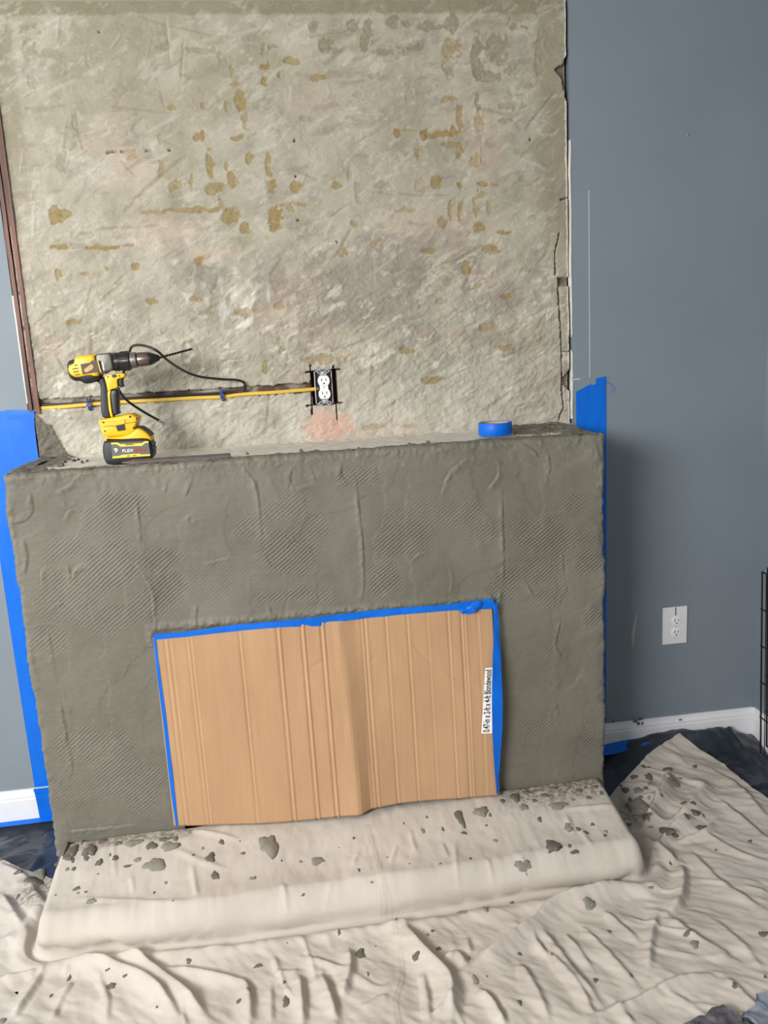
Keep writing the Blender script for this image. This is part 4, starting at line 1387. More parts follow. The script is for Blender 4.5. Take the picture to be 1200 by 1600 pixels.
# loose curl at the top of the right hand tape
cp = [oy(947, 597, -0.004), oy(953, 600, -0.012), oy(957, 606, -0.018), oy(955, 613, -0.016)]
o = MB().tube(smooth_poly(cp, 5), 0.0008, 6).build('tape_thread', M_TAPE, None, True, origin=cp[0])
tag(o, 'thin blue curl of torn tape beside the right wall tape', 'tape scrap')

# ------------------------------------------------------------------ materials for the small things
M_YEL = simple('yellow_tool_plastic', (246, 186, 18), 0.38, var=0.04, scale=30)
M_BLK = simple('black_rubber', (38, 39, 42), 0.5, var=0.12, scale=80, bump=0.1)
M_BLK2 = simple('black_plastic', (28, 28, 30), 0.35, var=0.1)
M_GREYM = simple('grey_cast_metal', (112, 109, 104), 0.45, 0.6, var=0.1, scale=60)
M_STEEL = simple('worn_steel', (122, 110, 104), 0.35, 0.85, var=0.15, scale=90)
M_BIT = simple('black_oxide_steel', (44, 38, 36), 0.4, 0.7, var=0.2)
M_CABLE = simple('black_cable_jacket', (34, 33, 34), 0.4, var=0.1)
M_ROMEX = simple('yellow_cable_jacket', (226, 186, 74), 0.5, var=0.06, scale=20)
M_CLIP = simple('blue_cable_tie', (38, 58, 132), 0.4, var=0.1)
M_WHITE = simple('white_device_plastic', (240, 240, 240), 0.35, var=0.02)
M_PLATE = simple('white_wall_plate', (228, 228, 228), 0.4, var=0.02)
M_ZINC = simple('zinc_plated_steel', (188, 190, 194), 0.35, 0.6, var=0.08, scale=120)
M_BOX = simple('slate_blue_outlet_box', (58, 60, 66), 0.5, var=0.08)
M_BOXRIM = simple('pale_box_rim', (196, 186, 184), 0.6, var=0.08)
M_LBL = simple('grey_battery_label', (96, 92, 90), 0.45, var=0.03)
M_YLB = simple('yellow_battery_band', (232, 204, 60), 0.45, var=0.03)
M_WTX = simple('white_print', (238, 238, 238), 0.5, var=0.01)
M_RTX = simple('red_print', (196, 52, 48), 0.5, var=0.02)
M_WORN = simple('worn_sticker', (198, 160, 108), 0.7, var=0.15, scale=120)
M_DKBR = simple('dark_brown_label', (66, 54, 44), 0.5, var=0.15, scale=60)

# ------------------------------------------------------------------ cordless drill standing on the ledge
DY = -0.228                                             # centre plane of the drill
dl = lambda px, py, y=DY: (oy(px, py, y)[0], oy(px, py, y)[2])
z1 = lambda x, y: (100 + x / 8.0, 530 + y / 8.0)        # the two close-up crops the outlines were measured in
z2 = lambda x, y: (140 + x / 9.23, 620 + y / 9.23)
OUT = lambda f, pts, y=DY: [dl(*f(*p), y) for p in pts]
drill = thing('cordless_drill', (dl(205, 722)[0], DY, LEDGE_Z), 'yellow and black cordless drill with long bit standing on the ledge', 'drill')


def rounded(poly, k=2):
    """corner-cutting on a closed outline"""
    P = [np.array(p) for p in poly]
    for _ in range(k):
        Q = []
        for i in range(len(P)):
            a, c = P[i], P[(i + 1) % len(P)]
            Q += [a * 0.78 + c * 0.22, a * 0.22 + c * 0.78]
        P = Q
    return P


def part(name, poly, half, rnd, mat, parent, yc=DY, k=1):
    return MB().pillow(rounded(poly, k) if k else poly, yc, half, rnd).build(name, mat, parent, True)


body = part('motor_housing', OUT(z1, [(62, 330), (78, 270), (150, 248), (250, 225), (420, 215), (470, 260), (480, 470), (440, 530), (380, 535), (330, 555), (270, 550), (235, 520), (150, 520), (100, 480), (75, 430)]), 0.036, 0.016, M_BLK, drill)
shell = part('housing_shell', OUT(z1, [(160, 295), (165, 235), (205, 212), (412, 186), (425, 262), (470, 405), (466, 455), (395, 466), (370, 448), (185, 482), (120, 445), (84, 385), (98, 325), (135, 302)]), 0.0385, 0.008, M_YEL, drill)
yf_ = DY - 0.0387
fl2 = lambda f, pts, y: [(dl(*f(*p), y)[0], y, dl(*f(*p), y)[1]) for p in pts]


def decal(name, f, pts, y, mat, parent, thick=0.0012):
    P = fl2(f, pts, y)
    n = len(P)
    Q = [(p[0], p[1] + thick, p[2]) for p in P]
    return MB().add(P + Q, [tuple(range(n))] + [tuple(range(2 * n - 1, n - 1, -1))] + [(i, (i + 1) % n, (i + 1) % n + n, i + n) for i in range(n)]).build(name, mat, parent)


decal('label_window', z1, [(205, 312), (325, 292), (345, 268), (412, 262), (442, 408), (232, 442)], yf_ - 0.0006, M_DKBR, shell)
decal('worn_sticker', z1, [(248, 380), (335, 312), (362, 325), (366, 352), (350, 378), (285, 414), (256, 405)], yf_ - 0.0012, M_WORN, shell)
for k, (a, c) in enumerate([((128, 330), (168, 321)), ((105, 373), (176, 362)), ((113, 410), (182, 402)), ((138, 446), (194, 439))]):
    decal('vent_slot', z1, [(a[0], a[1] - 6), (c[0], c[1] - 6), (c[0], c[1] + 7), (a[0], a[1] + 7)], yf_ - 0.0006, M_BLK2, shell)
decal('seam_strip', z1, [(412, 262), (424, 260), (468, 410), (452, 412)], yf_ - 0.0008, M_YEL, shell)
gear = part('gearbox', OUT(z1, [(410, 190), (500, 176), (612, 166), (650, 390), (560, 402), (530, 430), (468, 442), (455, 405)]), 0.033, 0.005, M_GREYM, drill, k=1)
decal('gearbox_rib', z1, [(470, 282), (486, 280), (506, 386), (490, 390)], DY - 0.0335, M_WHITE, gear)
decal('gearbox_slot', z1, [(432, 275), (466, 270), (488, 395), (462, 405)], DY - 0.0334, M_BLK2, gear)
axis_a, axis_b = np.array(dl(*z1(626, 286))), np.array(dl(*z1(1190, 232)))
ax = axis_b - axis_a
axl = np.linalg.norm(ax)
axd = np.array([ax[0] / axl, 0.0, ax[1] / axl])
org = np.array([axis_a[0], DY, axis_a[1]])
u_ = axl / 564.0                                         # metres per crop pixel along the tool axis
MBc = MB().lathe(org, axd, [(-2 * u_, 108 * u_), (0, 116 * u_), (60 * u_, 118 * u_), (64 * u_, 112 * u_), (72 * u_, 112 * u_), (78 * u_, 117 * u_), (196 * u_, 117 * u_), (206 * u_, 108 * u_)], 36)
clutch = MBc.build('clutch_collar', M_BLK2, drill, True)
MBr = MB()
up3 = np.array([-axd[2], 0, axd[0]])
for k in range(18):                                      # grip ribs on the collar
    a = 2 * math.pi * k / 18
    dv = up3 * math.cos(a) + np.array([0, 1, 0]) * math.sin(a)
    p = org + dv * 117 * u_
    MBr.tube([p + axd * 86 * u_, p + axd * 188 * u_], 7 * u_, 6)
MBr.build('grip_ribs', M_BLK, clutch, True)['kind'] = 'stuff'
MBr = MB()
for k in range(7):                                       # pale setting ticks
    a = -1.0 + k * 0.34
    dv = up3 * math.sin(a * 0.9) - np.array([0, 1, 0]) * math.cos(a * 0.9)
    p = org + dv * 118.5 * u_ + axd * (20 + 0 * k) * u_
    MBr.box(p - 2.5 * u_, p + 2.5 * u_)
MBr.build('setting_marks', M_WHITE, clutch)['kind'] = 'stuff'
ch = MB().lathe(org + axd * 206 * u_, axd, [(0, 98 * u_), (8 * u_, 101 * u_), (74 * u_, 99 * u_), (80 * u_, 92 * u_)], 32).build('chuck_ring', M_GREYM, drill, True)
MB().lathe(org + axd * 286 * u_, axd, [(0, 84 * u_), (4 * u_, 84 * u_), (16 * u_, 84 * u_), (18 * u_, 84 * u_)], 32).build('chuck_gap', M_BLK2, drill, True)
MB().lathe(org + axd * 302 * u_, axd, [(0, 90 * u_), (6 * u_, 92 * u_), (128 * u_, 86 * u_), (134 * u_, 84 * u_)], 32).build('chuck_sleeve', M_STEEL, drill, True)
MB().lathe(org + axd * 434 * u_, axd, [(0, 82 * u_), (12 * u_, 84 * u_), (60 * u_, 66 * u_), (120 * u_, 40 * u_), (135 * u_, 30 * u_), (138 * u_, 12 * u_)], 32).build('chuck_nose', M_BLK2, drill, True)
tip = dl(301, 545, DY)
tipv = np.array([tip[0], DY, tip[1]])
bst = org + axd * 565 * u_
bd_ = (tipv - bst) / np.linalg.norm(tipv - bst)
bl = np.linalg.norm(tipv - bst)
e1 = np.cross(bd_, [0, 1, 0])
e2 = np.array([0, 1.0, 0])
V, Fc = [], []
NB, KB = 60, 8
for i in range(NB + 1):                                  # twisted flute
    t = i / NB
    a0 = 2 * math.pi * 6 * max(0, t - 0.25)
    rr_ = 0.0031 * (1 if t < 0.96 else (1.02 - t) / 0.06)
    for k in range(KB):
        a = 2 * math.pi * k / KB
        r_ = rr_ * (1.0 if t < 0.25 else (1.08 if k % 4 < 2 else 0.62))
        V.append(bst + bd_ * bl * t + r_ * (e1 * math.cos(a + a0) + e2 * math.sin(a + a0)))
for i in range(NB):
    for k in range(KB):
        a, c = i * KB + k, i * KB + (k + 1) % KB
        Fc.append((a, c, c + KB, a + KB))
Fc += [tuple(range(KB))[::-1], tuple(range(NB * KB, NB * KB + KB))]
MB().add(V, Fc).build('drill_bit', M_BIT, drill)
head = part('trigger_housing', OUT(z1, [(515, 462), (540, 445), (620, 428), (700, 426), (772, 424), (776, 462), (745, 482), (690, 492), (678, 520), (690, 600), (600, 626), (566, 660), (548, 560)]), 0.021, 0.0025, M_YEL, drill)
for (x, y, r_) in [(628, 460, 22), (549, 472, 10), (690, 458, 10)]:
    p = dl(*z1(x, y), DY - 0.021)
    pts = [(x + r_ * 1.5 * math.cos(a), y + r_ * math.sin(a)) if r_ > 15 else (x + r_ * math.cos(a), y + r_ * math.sin(a)) for a in np.linspace(0, 2 * math.pi, 13)[:-1]]
    decal('screw_recess' if r_ < 15 else 'direction_switch', z1, pts, DY - 0.0216, M_BLK2, head)
part('trigger', OUT(z1, [(684, 492), (748, 480), (738, 520), (742, 560), (758, 592), (716, 604), (684, 570), (670, 530)]), 0.011, 0.002, M_BLK2, drill)
G = [z1(440, 480), z1(515, 470), z1(548, 560), z1(572, 650), z1(586, 880), z2(330, 302), z2(205, 305), z1(472, 880), z1(468, 700), z1(470, 610), z1(455, 545), z1(420, 530)]
grip = part('handle_grip', [dl(*p) for p in G], 0.0185, 0.006, M_BLK, drill)
G = [z1(596, 628), z1(682, 612), z1(690, 720), z1(696, 870), z2(430, 205), z2(450, 236), z2(345, 280), z1(606, 870), z1(584, 700)]
part('handle_front_grip', [dl(*p) for p in G], 0.0175, 0.005, M_BLK2, drill)
G = [z1(560, 640), z1(604, 622), z1(590, 700), z1(608, 880), z2(356, 285), z2(326, 290), z1(578, 880), z1(568, 760)]
part('handle_stripe', [dl(*p) for p in G], 0.0195, 0.001, M_YEL, drill)
adp = part('battery_adapter', OUT(z2, [(158, 345), (175, 320), (400, 278), (600, 238), (640, 242), (715, 285), (722, 330), (706, 360), (690, 440), (645, 525), (560, 545), (240, 565), (205, 480), (196, 430)]), 0.037, 0.006, M_YEL, drill)
ya = DY - 0.0372
decal('latch_button', z2, [(378, 425), (500, 396), (516, 478), (405, 496)], ya - 0.0018, M_BLK2, adp, 0.004)
decal('latch_panel', z2, [(345, 352), (480, 318), (505, 335), (505, 390), (345, 418)], ya - 0.0022, M_YEL, adp, 0.004)
decal('seam_groove', z2, [(200, 424), (385, 412), (712, 345), (712, 352), (385, 420), (200, 432)], ya - 0.0004, M_DKBR, adp)
for (x, y, r_) in [(583, 288, 17), (641, 447, 19), (220, 495, 12), (198, 370, 14), (685, 318, 18)]:
    decal('screw_recess', z2, [(x + r_ * math.cos(a), y + r_ * math.sin(a)) for a in np.linspace(0, 2 * math.pi, 13)[:-1]], ya - 0.0006, M_BLK2, adp)
BC = DY - 0.004
pk = part('battery_top', OUT(z2, [(238, 575), (560, 540), (700, 435), (760, 440), (830, 480), (900, 545), (925, 610), (880, 640), (245, 640)]), 0.034, 0.008, M_YEL, drill, BC)
part('battery_rim', OUT(z2, [(705, 424), (770, 430), (850, 478), (918, 548), (902, 552), (840, 492), (765, 446), (706, 440)]), 0.030, 0.003, M_BLK, drill, BC, 0)
bat = part('battery_case', OUT(z2, [(222, 705), (245, 620), (310, 595), (560, 580), (850, 568), (905, 600), (930, 690), (945, 800), (925, 875), (870, 892), (600, 925), (330, 957), (275, 940), (235, 845)]), 0.042, 0.012, M_BLK, drill, BC)
yb_ = BC - 0.0424
decal('battery_label', z2, [(308, 668), (845, 642), (878, 850), (330, 886)], yb_ - 0.0004, M_LBL, bat)
decal('label_band', z2, [(308, 662), (400, 657), (450, 684), (755, 668), (790, 642), (846, 638), (850, 664), (800, 668), (760, 706), (445, 720), (390, 684), (312, 688)], yb_ - 0.0010, M_YLB, bat)
decal('label_band', z2, [(328, 862), (430, 852), (478, 834), (715, 818), (745, 832), (872, 826), (878, 852), (330, 888)], yb_ - 0.0010, M_YLB, bat)


def btext(body_, cxy, size, width, mat):
    c = fl2(z2, [cxy], yb_ - 0.0017)[0]
    a, d = fl2(z2, [(310, 770), (870, 742)], yb_)
    ex = np.array(d) - np.array(a)
    ex /= np.linalg.norm(ex)
    ey = np.array([-ex[2], 0, ex[0]])
    text_mesh('lettering', body_, size, mat, bat, c, ex, ey, width=width)


mpp = abs(fl2(z2, [(100, 0)], yb_)[0][0] - fl2(z2, [(0, 0)], yb_)[0][0]) / 100
btext('9', (380, 775), 92 * mpp, 54 * mpp, M_WTX)
btext('FLEX', (550, 778), 62 * mpp, 165 * mpp, M_WTX)
btext('VOLT', (730, 766), 62 * mpp, 165 * mpp, M_RTX)
btext('DEWALT', (580, 688), 32 * mpp, 130 * mpp, M_INK)
btext('20V    60V', (605, 852), 24 * mpp, 140 * mpp, M_INK)
for k, (x, y) in enumerate([(942, 672), (950, 735), (948, 800)]):
    p = fl2(z2, [(x - 14, y)], BC - 0.02)[0]
    MB().box(np.array(p) - [0.004, 0.012, 0.004], np.array(p) + [0.004, 0.012, 0.004]).build('side_rib', M_BLK2, bat, bevel=0.001)

# dark flat bar lying along the ledge in front of it
p0, p1 = oz(203, 722, LEDGE_Z + 0.006), oz(360, 711.5, LEDGE_Z + 0.006)
dv = (p1 - p0) / np.linalg.norm(p1 - p0)
nv_ = np.array([-dv[1], dv[0], 0])
b = MB()
prof = [(-0.011, -0.004), (0.011, -0.004), (0.011, 0.003), (0.004, 0.006), (-0.007, 0.006), (-0.011, 0.002)]
V = [p + nv_ * a + np.array([0, 0, c]) for p, s_ in ((p0 - dv * 0.02, 0.3), (p0 + dv * 0.012, 1), (p1, 1)) for (a, c) in [(q[0] * s_, q[1] * s_) for q in prof]]
k = len(prof)
Fc = [(i + j * k, (i + 1) % k + j * k, (i + 1) % k + (j + 1) * k, i + (j + 1) * k) for j in range(2) for i in range(k)] + [tuple(range(k))[::-1], tuple(range(2 * k, 3 * k))]
o = b.add(V, Fc).build('metal_bar', simple('dark_grey_bar', (92, 84, 82), 0.5, 0.3, var=0.12), None, origin=(p0 + p1) / 2)
tag(o, 'dark grey metal bar lying along the ledge under the drill battery', 'metal bar')

# roll of tape
tc = oz(781, 683, LEDGE_Z)
tr = thing('tape_roll', (tc[0], tc[1] + 0.047, LEDGE_Z), 'blue masking tape roll lying flat on the ledge', 'tape roll')
R_o, R_i, H_t, nseg = 0.0475, 0.0390, 0.036, 56
cz0 = np.array([tc[0], tc[1] + 0.047, LEDGE_Z + 0.002])


def ring(name, ri, ro, z0_, z1_, mat):
    pr_ = [(ri, z0_), (ro - 0.0006, z0_), (ro, z0_ + 0.0008), (ro, z1_ - 0.0008), (ro - 0.0006, z1_), (ri, z1_)]
    V, Fc = [], []
    m = len(pr_)
    for i in range(nseg):
        a = 2 * math.pi * i / nseg
        for (r_, z_) in pr_:
            V.append(cz0 + np.array([r_ * math.cos(a), r_ * math.sin(a), z_]))
    for i in range(nseg):
        for j in range(m):
            a, c = i * m + j, i * m + (j + 1) % m
            d, e = ((i + 1) % nseg) * m + (j + 1) % m, ((i + 1) % nseg) * m + j
            Fc.append((a, e, d, c))
    return MB().add(V, Fc).build(name, mat, tr, True)


ring('tape_winding', R_i + 0.002, R_o, 0, H_t, M_TAPE)
ring('cardboard_core', R_i - 0.001, R_i + 0.0018, 0.0005, H_t - 0.0005, simple('roll_core_card', (176, 150, 132), 0.8))
cc = cz0 + np.array([0.012, 0.0445 * 1.0 - 0.003, H_t + 0.0003])
mesh('torn_tape_end', [cz0 + np.array([r_ * math.cos(a), r_ * math.sin(a), H_t + 0.0005]) for a in np.linspace(0.7, 1.5, 7) for r_ in (R_i + 0.002, R_o - 0.001)], [(2 * i, 2 * i + 1, 2 * i + 3, 2 * i + 2) for i in range(6)], M_WTX, tr)

# ------------------------------------------------------------------ wires in the chase
o = None
pts = [oy(58, 638, 0.010), oy(100, 635.5, 0.006), oy(140, 632, 0.004), oy(190, 628, 0.004), oy(250, 625, 0.002), oy(300, 622, 0.0), oy(347, 620, 0.002), oy(380, 616, 0.003), oy(430, 613, 0.003), oy(490, 608, 0.012), oy(494, 607.5, 0.02)]
o = MB().tube(smooth_poly(pts, 6), 0.0056, 10).build('electrical_cable', M_ROMEX, None, True, origin=pts[0])
tag(o, 'yellow electrical cable run in the plaster chase to the outlet', 'cable')
coax = thing('coax_cable', tuple(oy(257, 662, -0.08)), 'black coaxial cable looping out of the chase behind the drill', 'cable')
pts = [oy(58, 633, 0.012), oy(110, 631, 0.010), oy(140, 628.5, 0.008), oy(190, 623, 0.006), oy(250, 619, 0.005), oy(310, 616, 0.005), oy(350, 613.5, 0.003), oy(374, 612, 0.002), oy(383, 608, -0.004), oy(381, 598, -0.012), oy(368, 593.5, -0.02), oy(345, 592.5, -0.035),
       oy(310, 588, -0.07), oy(285, 578, -0.12), oy(262, 563, -0.20), oy(247, 549.5, -0.248), oy(232, 542, -0.245), oy(216, 539, -0.215), oy(206, 542, -0.175), oy(202, 552, -0.15), oy(196, 575, -0.14), oy(185, 600, -0.14), oy(188, 613, -0.14), oy(200, 627, -0.13), oy(222, 642, -0.11), oy(243, 654, -0.09), oy(248, 657, -0.085)]
MB().tube(smooth_poly(pts, 6), 0.0035, 10).build('cable_jacket', M_CABLE, coax, True)
a, c = oy(248, 657, -0.085), oy(258, 663, -0.078)
dv = (c - a) / np.linalg.norm(c - a)
cn = MB().lathe(a, dv, [(0, 0.0038), (0.001, 0.0046), (0.008, 0.0046), (0.0085, 0.0030), (0.011, 0.0030), (0.0115, 0.0048), (0.018, 0.0045), (0.0185, 0.0012), (0.022, 0.0010)], 14).build('connector', M_ZINC, coax, True)
for (px, py, nm) in [(140, 633, 'blue cable tie on the chase wires left of the drill'), (347, 618, 'blue cable tie on the chase wires near the outlet')]:
    c = oy(px, py, 0.0)
    b = MB()
    for s_ in (-1, 1):
        b.tube(smooth_poly([c + [s_ * 0.004 - 0.002, 0.008, 0.018], c + [s_ * 0.003, -0.008, 0.014], c + [s_ * 0.002, -0.010, 0.0], c + [s_ * 0.003 + 0.002, -0.006, -0.012], c + [s_ * 0.003 + 0.003, 0.008, -0.016]], 4), 0.0022, 6)
    b.box(c + [-0.006, -0.013, -0.004], c + [0.006, -0.007, 0.006])
    tag(b.build('cable_tie', M_CLIP, None, True, origin=c), nm, 'cable tie', 'cable ties in the chase')


# ------------------------------------------------------------------ outlets
def receptacle_face(cx, cz, y, mat, parent, name, w=0.0175, hgt=0.0142):
    pts = []
    for a in np.linspace(0, 2 * math.pi, 25)[:-1]:
        x, z = w * math.cos(a) * 1.02, hgt * 1.32 * math.sin(a)
        pts.append((cx + x, cz + max(-hgt, min(hgt, z))))
    f_ = MB().pillow(pts, y, 0.003, 0.0012).build(name, mat, parent, True)
    for (dx, dz, sw, sh) in [(-0.0063, 0.003, 0.0011, 0.0045), (0.0063, 0.003, 0.0010, 0.0038)]:
        MB().box((cx + dx - sw, y - 0.0036, cz + dz - sh), (cx + dx + sw, y - 0.0028, cz + dz + sh)).build('slot', M_BLK2, f_)
    MB().lathe((cx, y - 0.0028, cz - 0.0078), (0, -1, 0), [(0, 0.0025), (0.0008, 0.0025)], 12).build('ground_hole', M_BLK2, f_)
    return f_


oc = oy(505.2, 605, -0.004)
out = thing('outlet_receptacle', tuple(oc), 'bare white duplex outlet in open wall box amid the plaster', 'outlet')
qa, qb, qc, qd = oy(490.5, 580, 0.0), oy(518, 578.5, 0.0), oy(521, 629.5, 0.0), oy(494, 632, 0.0)
bw0, bw1, bh0, bh1 = (qa[0] + qd[0]) / 2, (qb[0] + qc[0]) / 2, (qd[2] + qc[2]) / 2, (qa[2] + qb[2]) / 2
b = MB()
t_ = 0.002
for lo, hi in [((bw0, 0.0, bh0), (bw0 + t_, 0.05, bh1)), ((bw1 - t_, 0.0, bh0), (bw1, 0.05, bh1)), ((bw0, 0.0, bh1 - t_), (bw1, 0.05, bh1)), ((bw0, 0.0, bh0), (bw1, 0.05, bh0 + t_))]:
    b.box(lo, hi)
b.build('box_rim', M_BOXRIM, out)
MB().box((bw0 + t_, 0.012, bh0 + t_), (bw1 - t_, 0.05, bh1 - t_)).build('wall_box', M_BOX, out)
cx, cz = (bw0 + bw1) / 2 + 0.0005, (bh0 + bh1) / 2
b = MB().box((cx - 0.010, -0.004, cz - 0.046), (cx + 0.010, -0.0025, cz + 0.046))
for s_ in (-1, 1):
    for e_ in (-1, 1):
        b.lathe((cx + e_ * 0.0125, -0.004, cz + s_ * 0.0475), (0, 1, 0), [(0, 0.0062), (0.0015, 0.0062)], 14)
b.build('yoke', M_ZINC, out)
for s_ in (-1, 1):
    for e_ in (-1, 1):
        MB().lathe((cx + e_ * 0.0125, -0.0045, cz + s_ * 0.0475), (0, 1, 0), [(0, 0.0028), (0.0008, 0.0028)], 10).build('ear_hole', M_BLK2, out)
    MB().lathe((cx, -0.004, cz + s_ * 0.0417), (0, -1, 0), [(0, 0.0042), (0.0014, 0.0040), (0.0022, 0.0026)], 12).build('mounting_screw', M_ZINC, out, True)
MB().box((cx - 0.0125, -0.008, cz - 0.034), (cx + 0.0125, 0.0, cz + 0.034)).build('device_body', M_WHITE, out, bevel=0.001)
for s_ in (-1, 1):
    receptacle_face(cx, cz + s_ * 0.0195, -0.010, M_WHITE, out, 'receptacle_face')
MB().lathe((cx, -0.0078, cz), (0, -1, 0), [(0, 0.0018), (0.0006, 0.0016)], 10).build('centre_screw', M_BLK2, out)

pc = oy(1054, 977)
plate = thing('wall_outlet', (pc[0], -0.001, pc[2]), 'white duplex wall outlet with cover plate on blue right wall', 'outlet')
a0, a1, a2, a3 = oy(1035, 948), oy(1073, 947.5), oy(1072, 1003.5), oy(1034.5, 1007)
px0, px1, pz0, pz1 = (a0[0] + a3[0]) / 2, (a1[0] + a2[0]) / 2, (a2[2] + a3[2]) / 2, (a0[2] + a1[2]) / 2
MB().pillow([(px0, pz0), (px1, pz0), (px1, pz1), (px0, pz1)], -0.0025, 0.0035, 0.0025).build('cover_plate', M_PLATE, plate, True)
e0 = oy(1055, 978)
for py, s_ in ((969, 1), (987, -1)):
    e = oy(1055, py)
    receptacle_face(e[0] + (0.001 if s_ > 0 else 0), e[2], -0.0062, M_WHITE, plate, 'receptacle_face', 0.0165, 0.0145)
MB().lathe((e0[0], -0.0058, e0[2]), (0, -1, 0), [(0, 0.0022), (0.0008, 0.002)], 10).build('centre_screw', M_ZINC, plate)
e = oy(1054.5, 955)
MB().box((e[0] - 0.0016, -0.0064, e[2] - 0.013), (e[0] + 0.0016, -0.0055, pz1 - 0.001)).build('plate_slit', M_BLK2, plate)

# ------------------------------------------------------------------ folded wire crate leaning by the right wall
crate = thing('wire_crate', (1.43, -0.6, 0.0), 'black wire dog crate panels folded flat beside the right wall', 'wire crate')
M_WIRE = simple('black_coated_wire', (18, 18, 20), 0.4, var=0.1)
for k, (xb, xt, y0_) in enumerate([(1.413, 1.396, -0.185), (1.456, 1.436, -0.150)]):
    b = MB()
    zz0, zz1 = 0.055, 0.665
    y1_ = y0_ - 0.75
    at = lambda y, z: (xb + (xt - xb) * (z - zz0) / (zz1 - zz0), y, z)
    b.tube([at(y0_, zz0), at(y0_, zz1), at(y1_, zz1), at(y1_, zz0), at(y0_, zz0)], 0.0032, 6)
    panel_o = b.build('crate_panel_frame', M_WIRE, crate, True)
    for y in np.arange(y0_ - 0.022, y1_, -0.03):
        MB().tube([at(y, zz0), at(y, zz1)], 0.0016, 6).build('vertical_wire', M_WIRE, panel_o, True)
    for z in np.linspace(zz0, zz1, 6)[1:-1]:
        MB().tube([at(y0_ + 0.006, z), at(y1_, z)], 0.0024, 6).build('cross_wire', M_WIRE, panel_o, True)

# ------------------------------------------------------------------ foreground scraps, lower right
def slab(name, px, py, wx_, wy_, hz, rot, mat, seed, amp):
    c = on_cloth(px, py)
    n = 26
    U, W = np.meshgrid(np.linspace(-1, 1, n), np.linspace(-1, 1, n))
    X = U * wx_ + 0.012 * fbm(W * 0.1, W * 0 + seed, 0.05, 3, seed) * np.abs(U)
    Y = W * wy_ + 0.012 * fbm(U * 0.1, U * 0 + seed, 0.05, 3, seed + 1) * np.abs(W)
    edge = np.maximum(np.abs(U), np.abs(W))
    Zt = hz + amp * fbm(U * wx_, W * wy_, 0.02, 4, seed + 2)
    cr, sr = math.cos(rot), math.sin(rot)
    top = np.stack([c[0] + X * cr - Y * sr, c[1] + X * sr + Y * cr, c[2] + Zt], -1).reshape(-1, 3)
    bot = top.copy()
    bot[:, 2] = c[2] - 0.006
    Fc = grid_faces(n, n)
    lp = list(range(n)) + [i * n + n - 1 for i in range(1, n)] + [(n - 1) * n + i for i in range(n - 2, -1, -1)] + [i * n for i in range(n - 2, 0, -1)]
    sd = np.array([(lp[k - 1], lp[k], lp[k] + n * n, lp[k - 1] + n * n) for k in range(len(lp))])
    o = mesh(name, np.vstack([top, bot]), np.vstack([Fc, Fc[:, ::-1] + n * n, sd]), mat, None, False, origin=c)
    return o


M_STONE = simple('dark_split_stone', (86, 84, 90), 0.6, var=0.45, scale=55, bump=0.9)
o = slab('stone_veneer_piece', 1128, 1622, 0.055, 0.045, 0.018, 0.35, M_STONE, 131, 0.007)
tag(o, 'dark grey split-face stone piece at the bottom right corner', 'stone')
M_WRAP = simple('grey_plastic_wrap', (128, 136, 148), 0.15, var=0.3, scale=25, bump=0.5)
o = slab('wrapped_stone_pack', 1224, 1616, 0.045, 0.070, 0.020, 0.5, M_WRAP, 135, 0.005)
tag(o, 'shiny grey plastic-wrapped packet at the bottom right edge', 'packet')
# ------------------------------------------------------------------ mortar droppings
def clump_mesh(rx, ry, rz, seed):
    """flat-bottomed irregular lump"""
    rs = np.random.RandomState(seed)
    n, m = 18, 4
    ph = rs.rand(6) * 6.28
    jag = rs.rand(n)
    V = [(0, 0, rz * (0.85 + 0.2 * rs.rand()))]
    for j in range(1, m + 1):
        t = j / m
        for k in range(n):
            a = 2 * math.pi * k / n
            w = 1 + 0.13 * math.sin(2 * a + ph[0]) + 0.15 * math.sin(3 * a + ph[1]) + 0.11 * math.sin(5 * a + ph[2]) + 0.30 * (jag[k] - 0.5)
            r = t ** 0.8 * w
            z = rz * ((1 - t ** 2.4) + 0.22 * (rs.rand() - 0.5) * (1 - t)) - (0.0025 if j == m else 0)
            V.append((rx * r * math.cos(a), ry * r * math.sin(a), z))
    Fc = [(0, 1 + k, 1 + (k + 1) % n) for k in range(n)]
    for j in range(m - 1):
        for k in range(n):
            a, c = 1 + j * n + k, 1 + j * n + (k + 1) % n
            Fc.append((a, a + n, c + n, c))
    Fc.append(tuple(1 + (m - 1) * n + k for k in range(n))[::-1])
    return V, Fc


def clump(px, py, w, h, label, group, seed, where=None, mat=None, name='mortar_clump', tall=0.32):
    c = where if where is not None else on_cloth(px, py)
    dist = np.linalg.norm(c - CAM)
    mpp = dist / F_PX
    rx = max(0.0022, w * 0.5 * mpp)
    e = 0.006
    gx = float(cloth_at(np.array([c[0] + e]), np.array([c[1]]))[0] - cloth_at(np.array([c[0] - e]), np.array([c[1]]))[0]) / (2 * e) if where is None else 0.0
    gy = float(cloth_at(np.array([c[0]]), np.array([c[1] + e]))[0] - cloth_at(np.array([c[0]]), np.array([c[1] - e]))[0]) / (2 * e) if where is None else 0.0
    gx, gy = max(-1.2, min(1.2, gx)), max(-1.2, min(1.2, gy))
    nv = np.array([-gx, -gy, 1.0]) / math.sqrt(1 + gx * gx + gy * gy)
    fore = max(0.35, float(nv @ (CAM - c)) / dist)
    ry = max(0.0022, h * 0.5 * mpp / fore / math.sqrt(1 + gy * gy))
    V, Fc = clump_mesh(rx, ry, min(0.010, tall * min(rx, ry) + 0.0010), seed)
    V = np.array(V)
    V[:, 2] += gx * V[:, 0] + gy * V[:, 1]
    o = mesh(name, V + c, Fc, mat or M_CLUMP, None, True, origin=c)
    return tag(o, label, 'mortar', group)


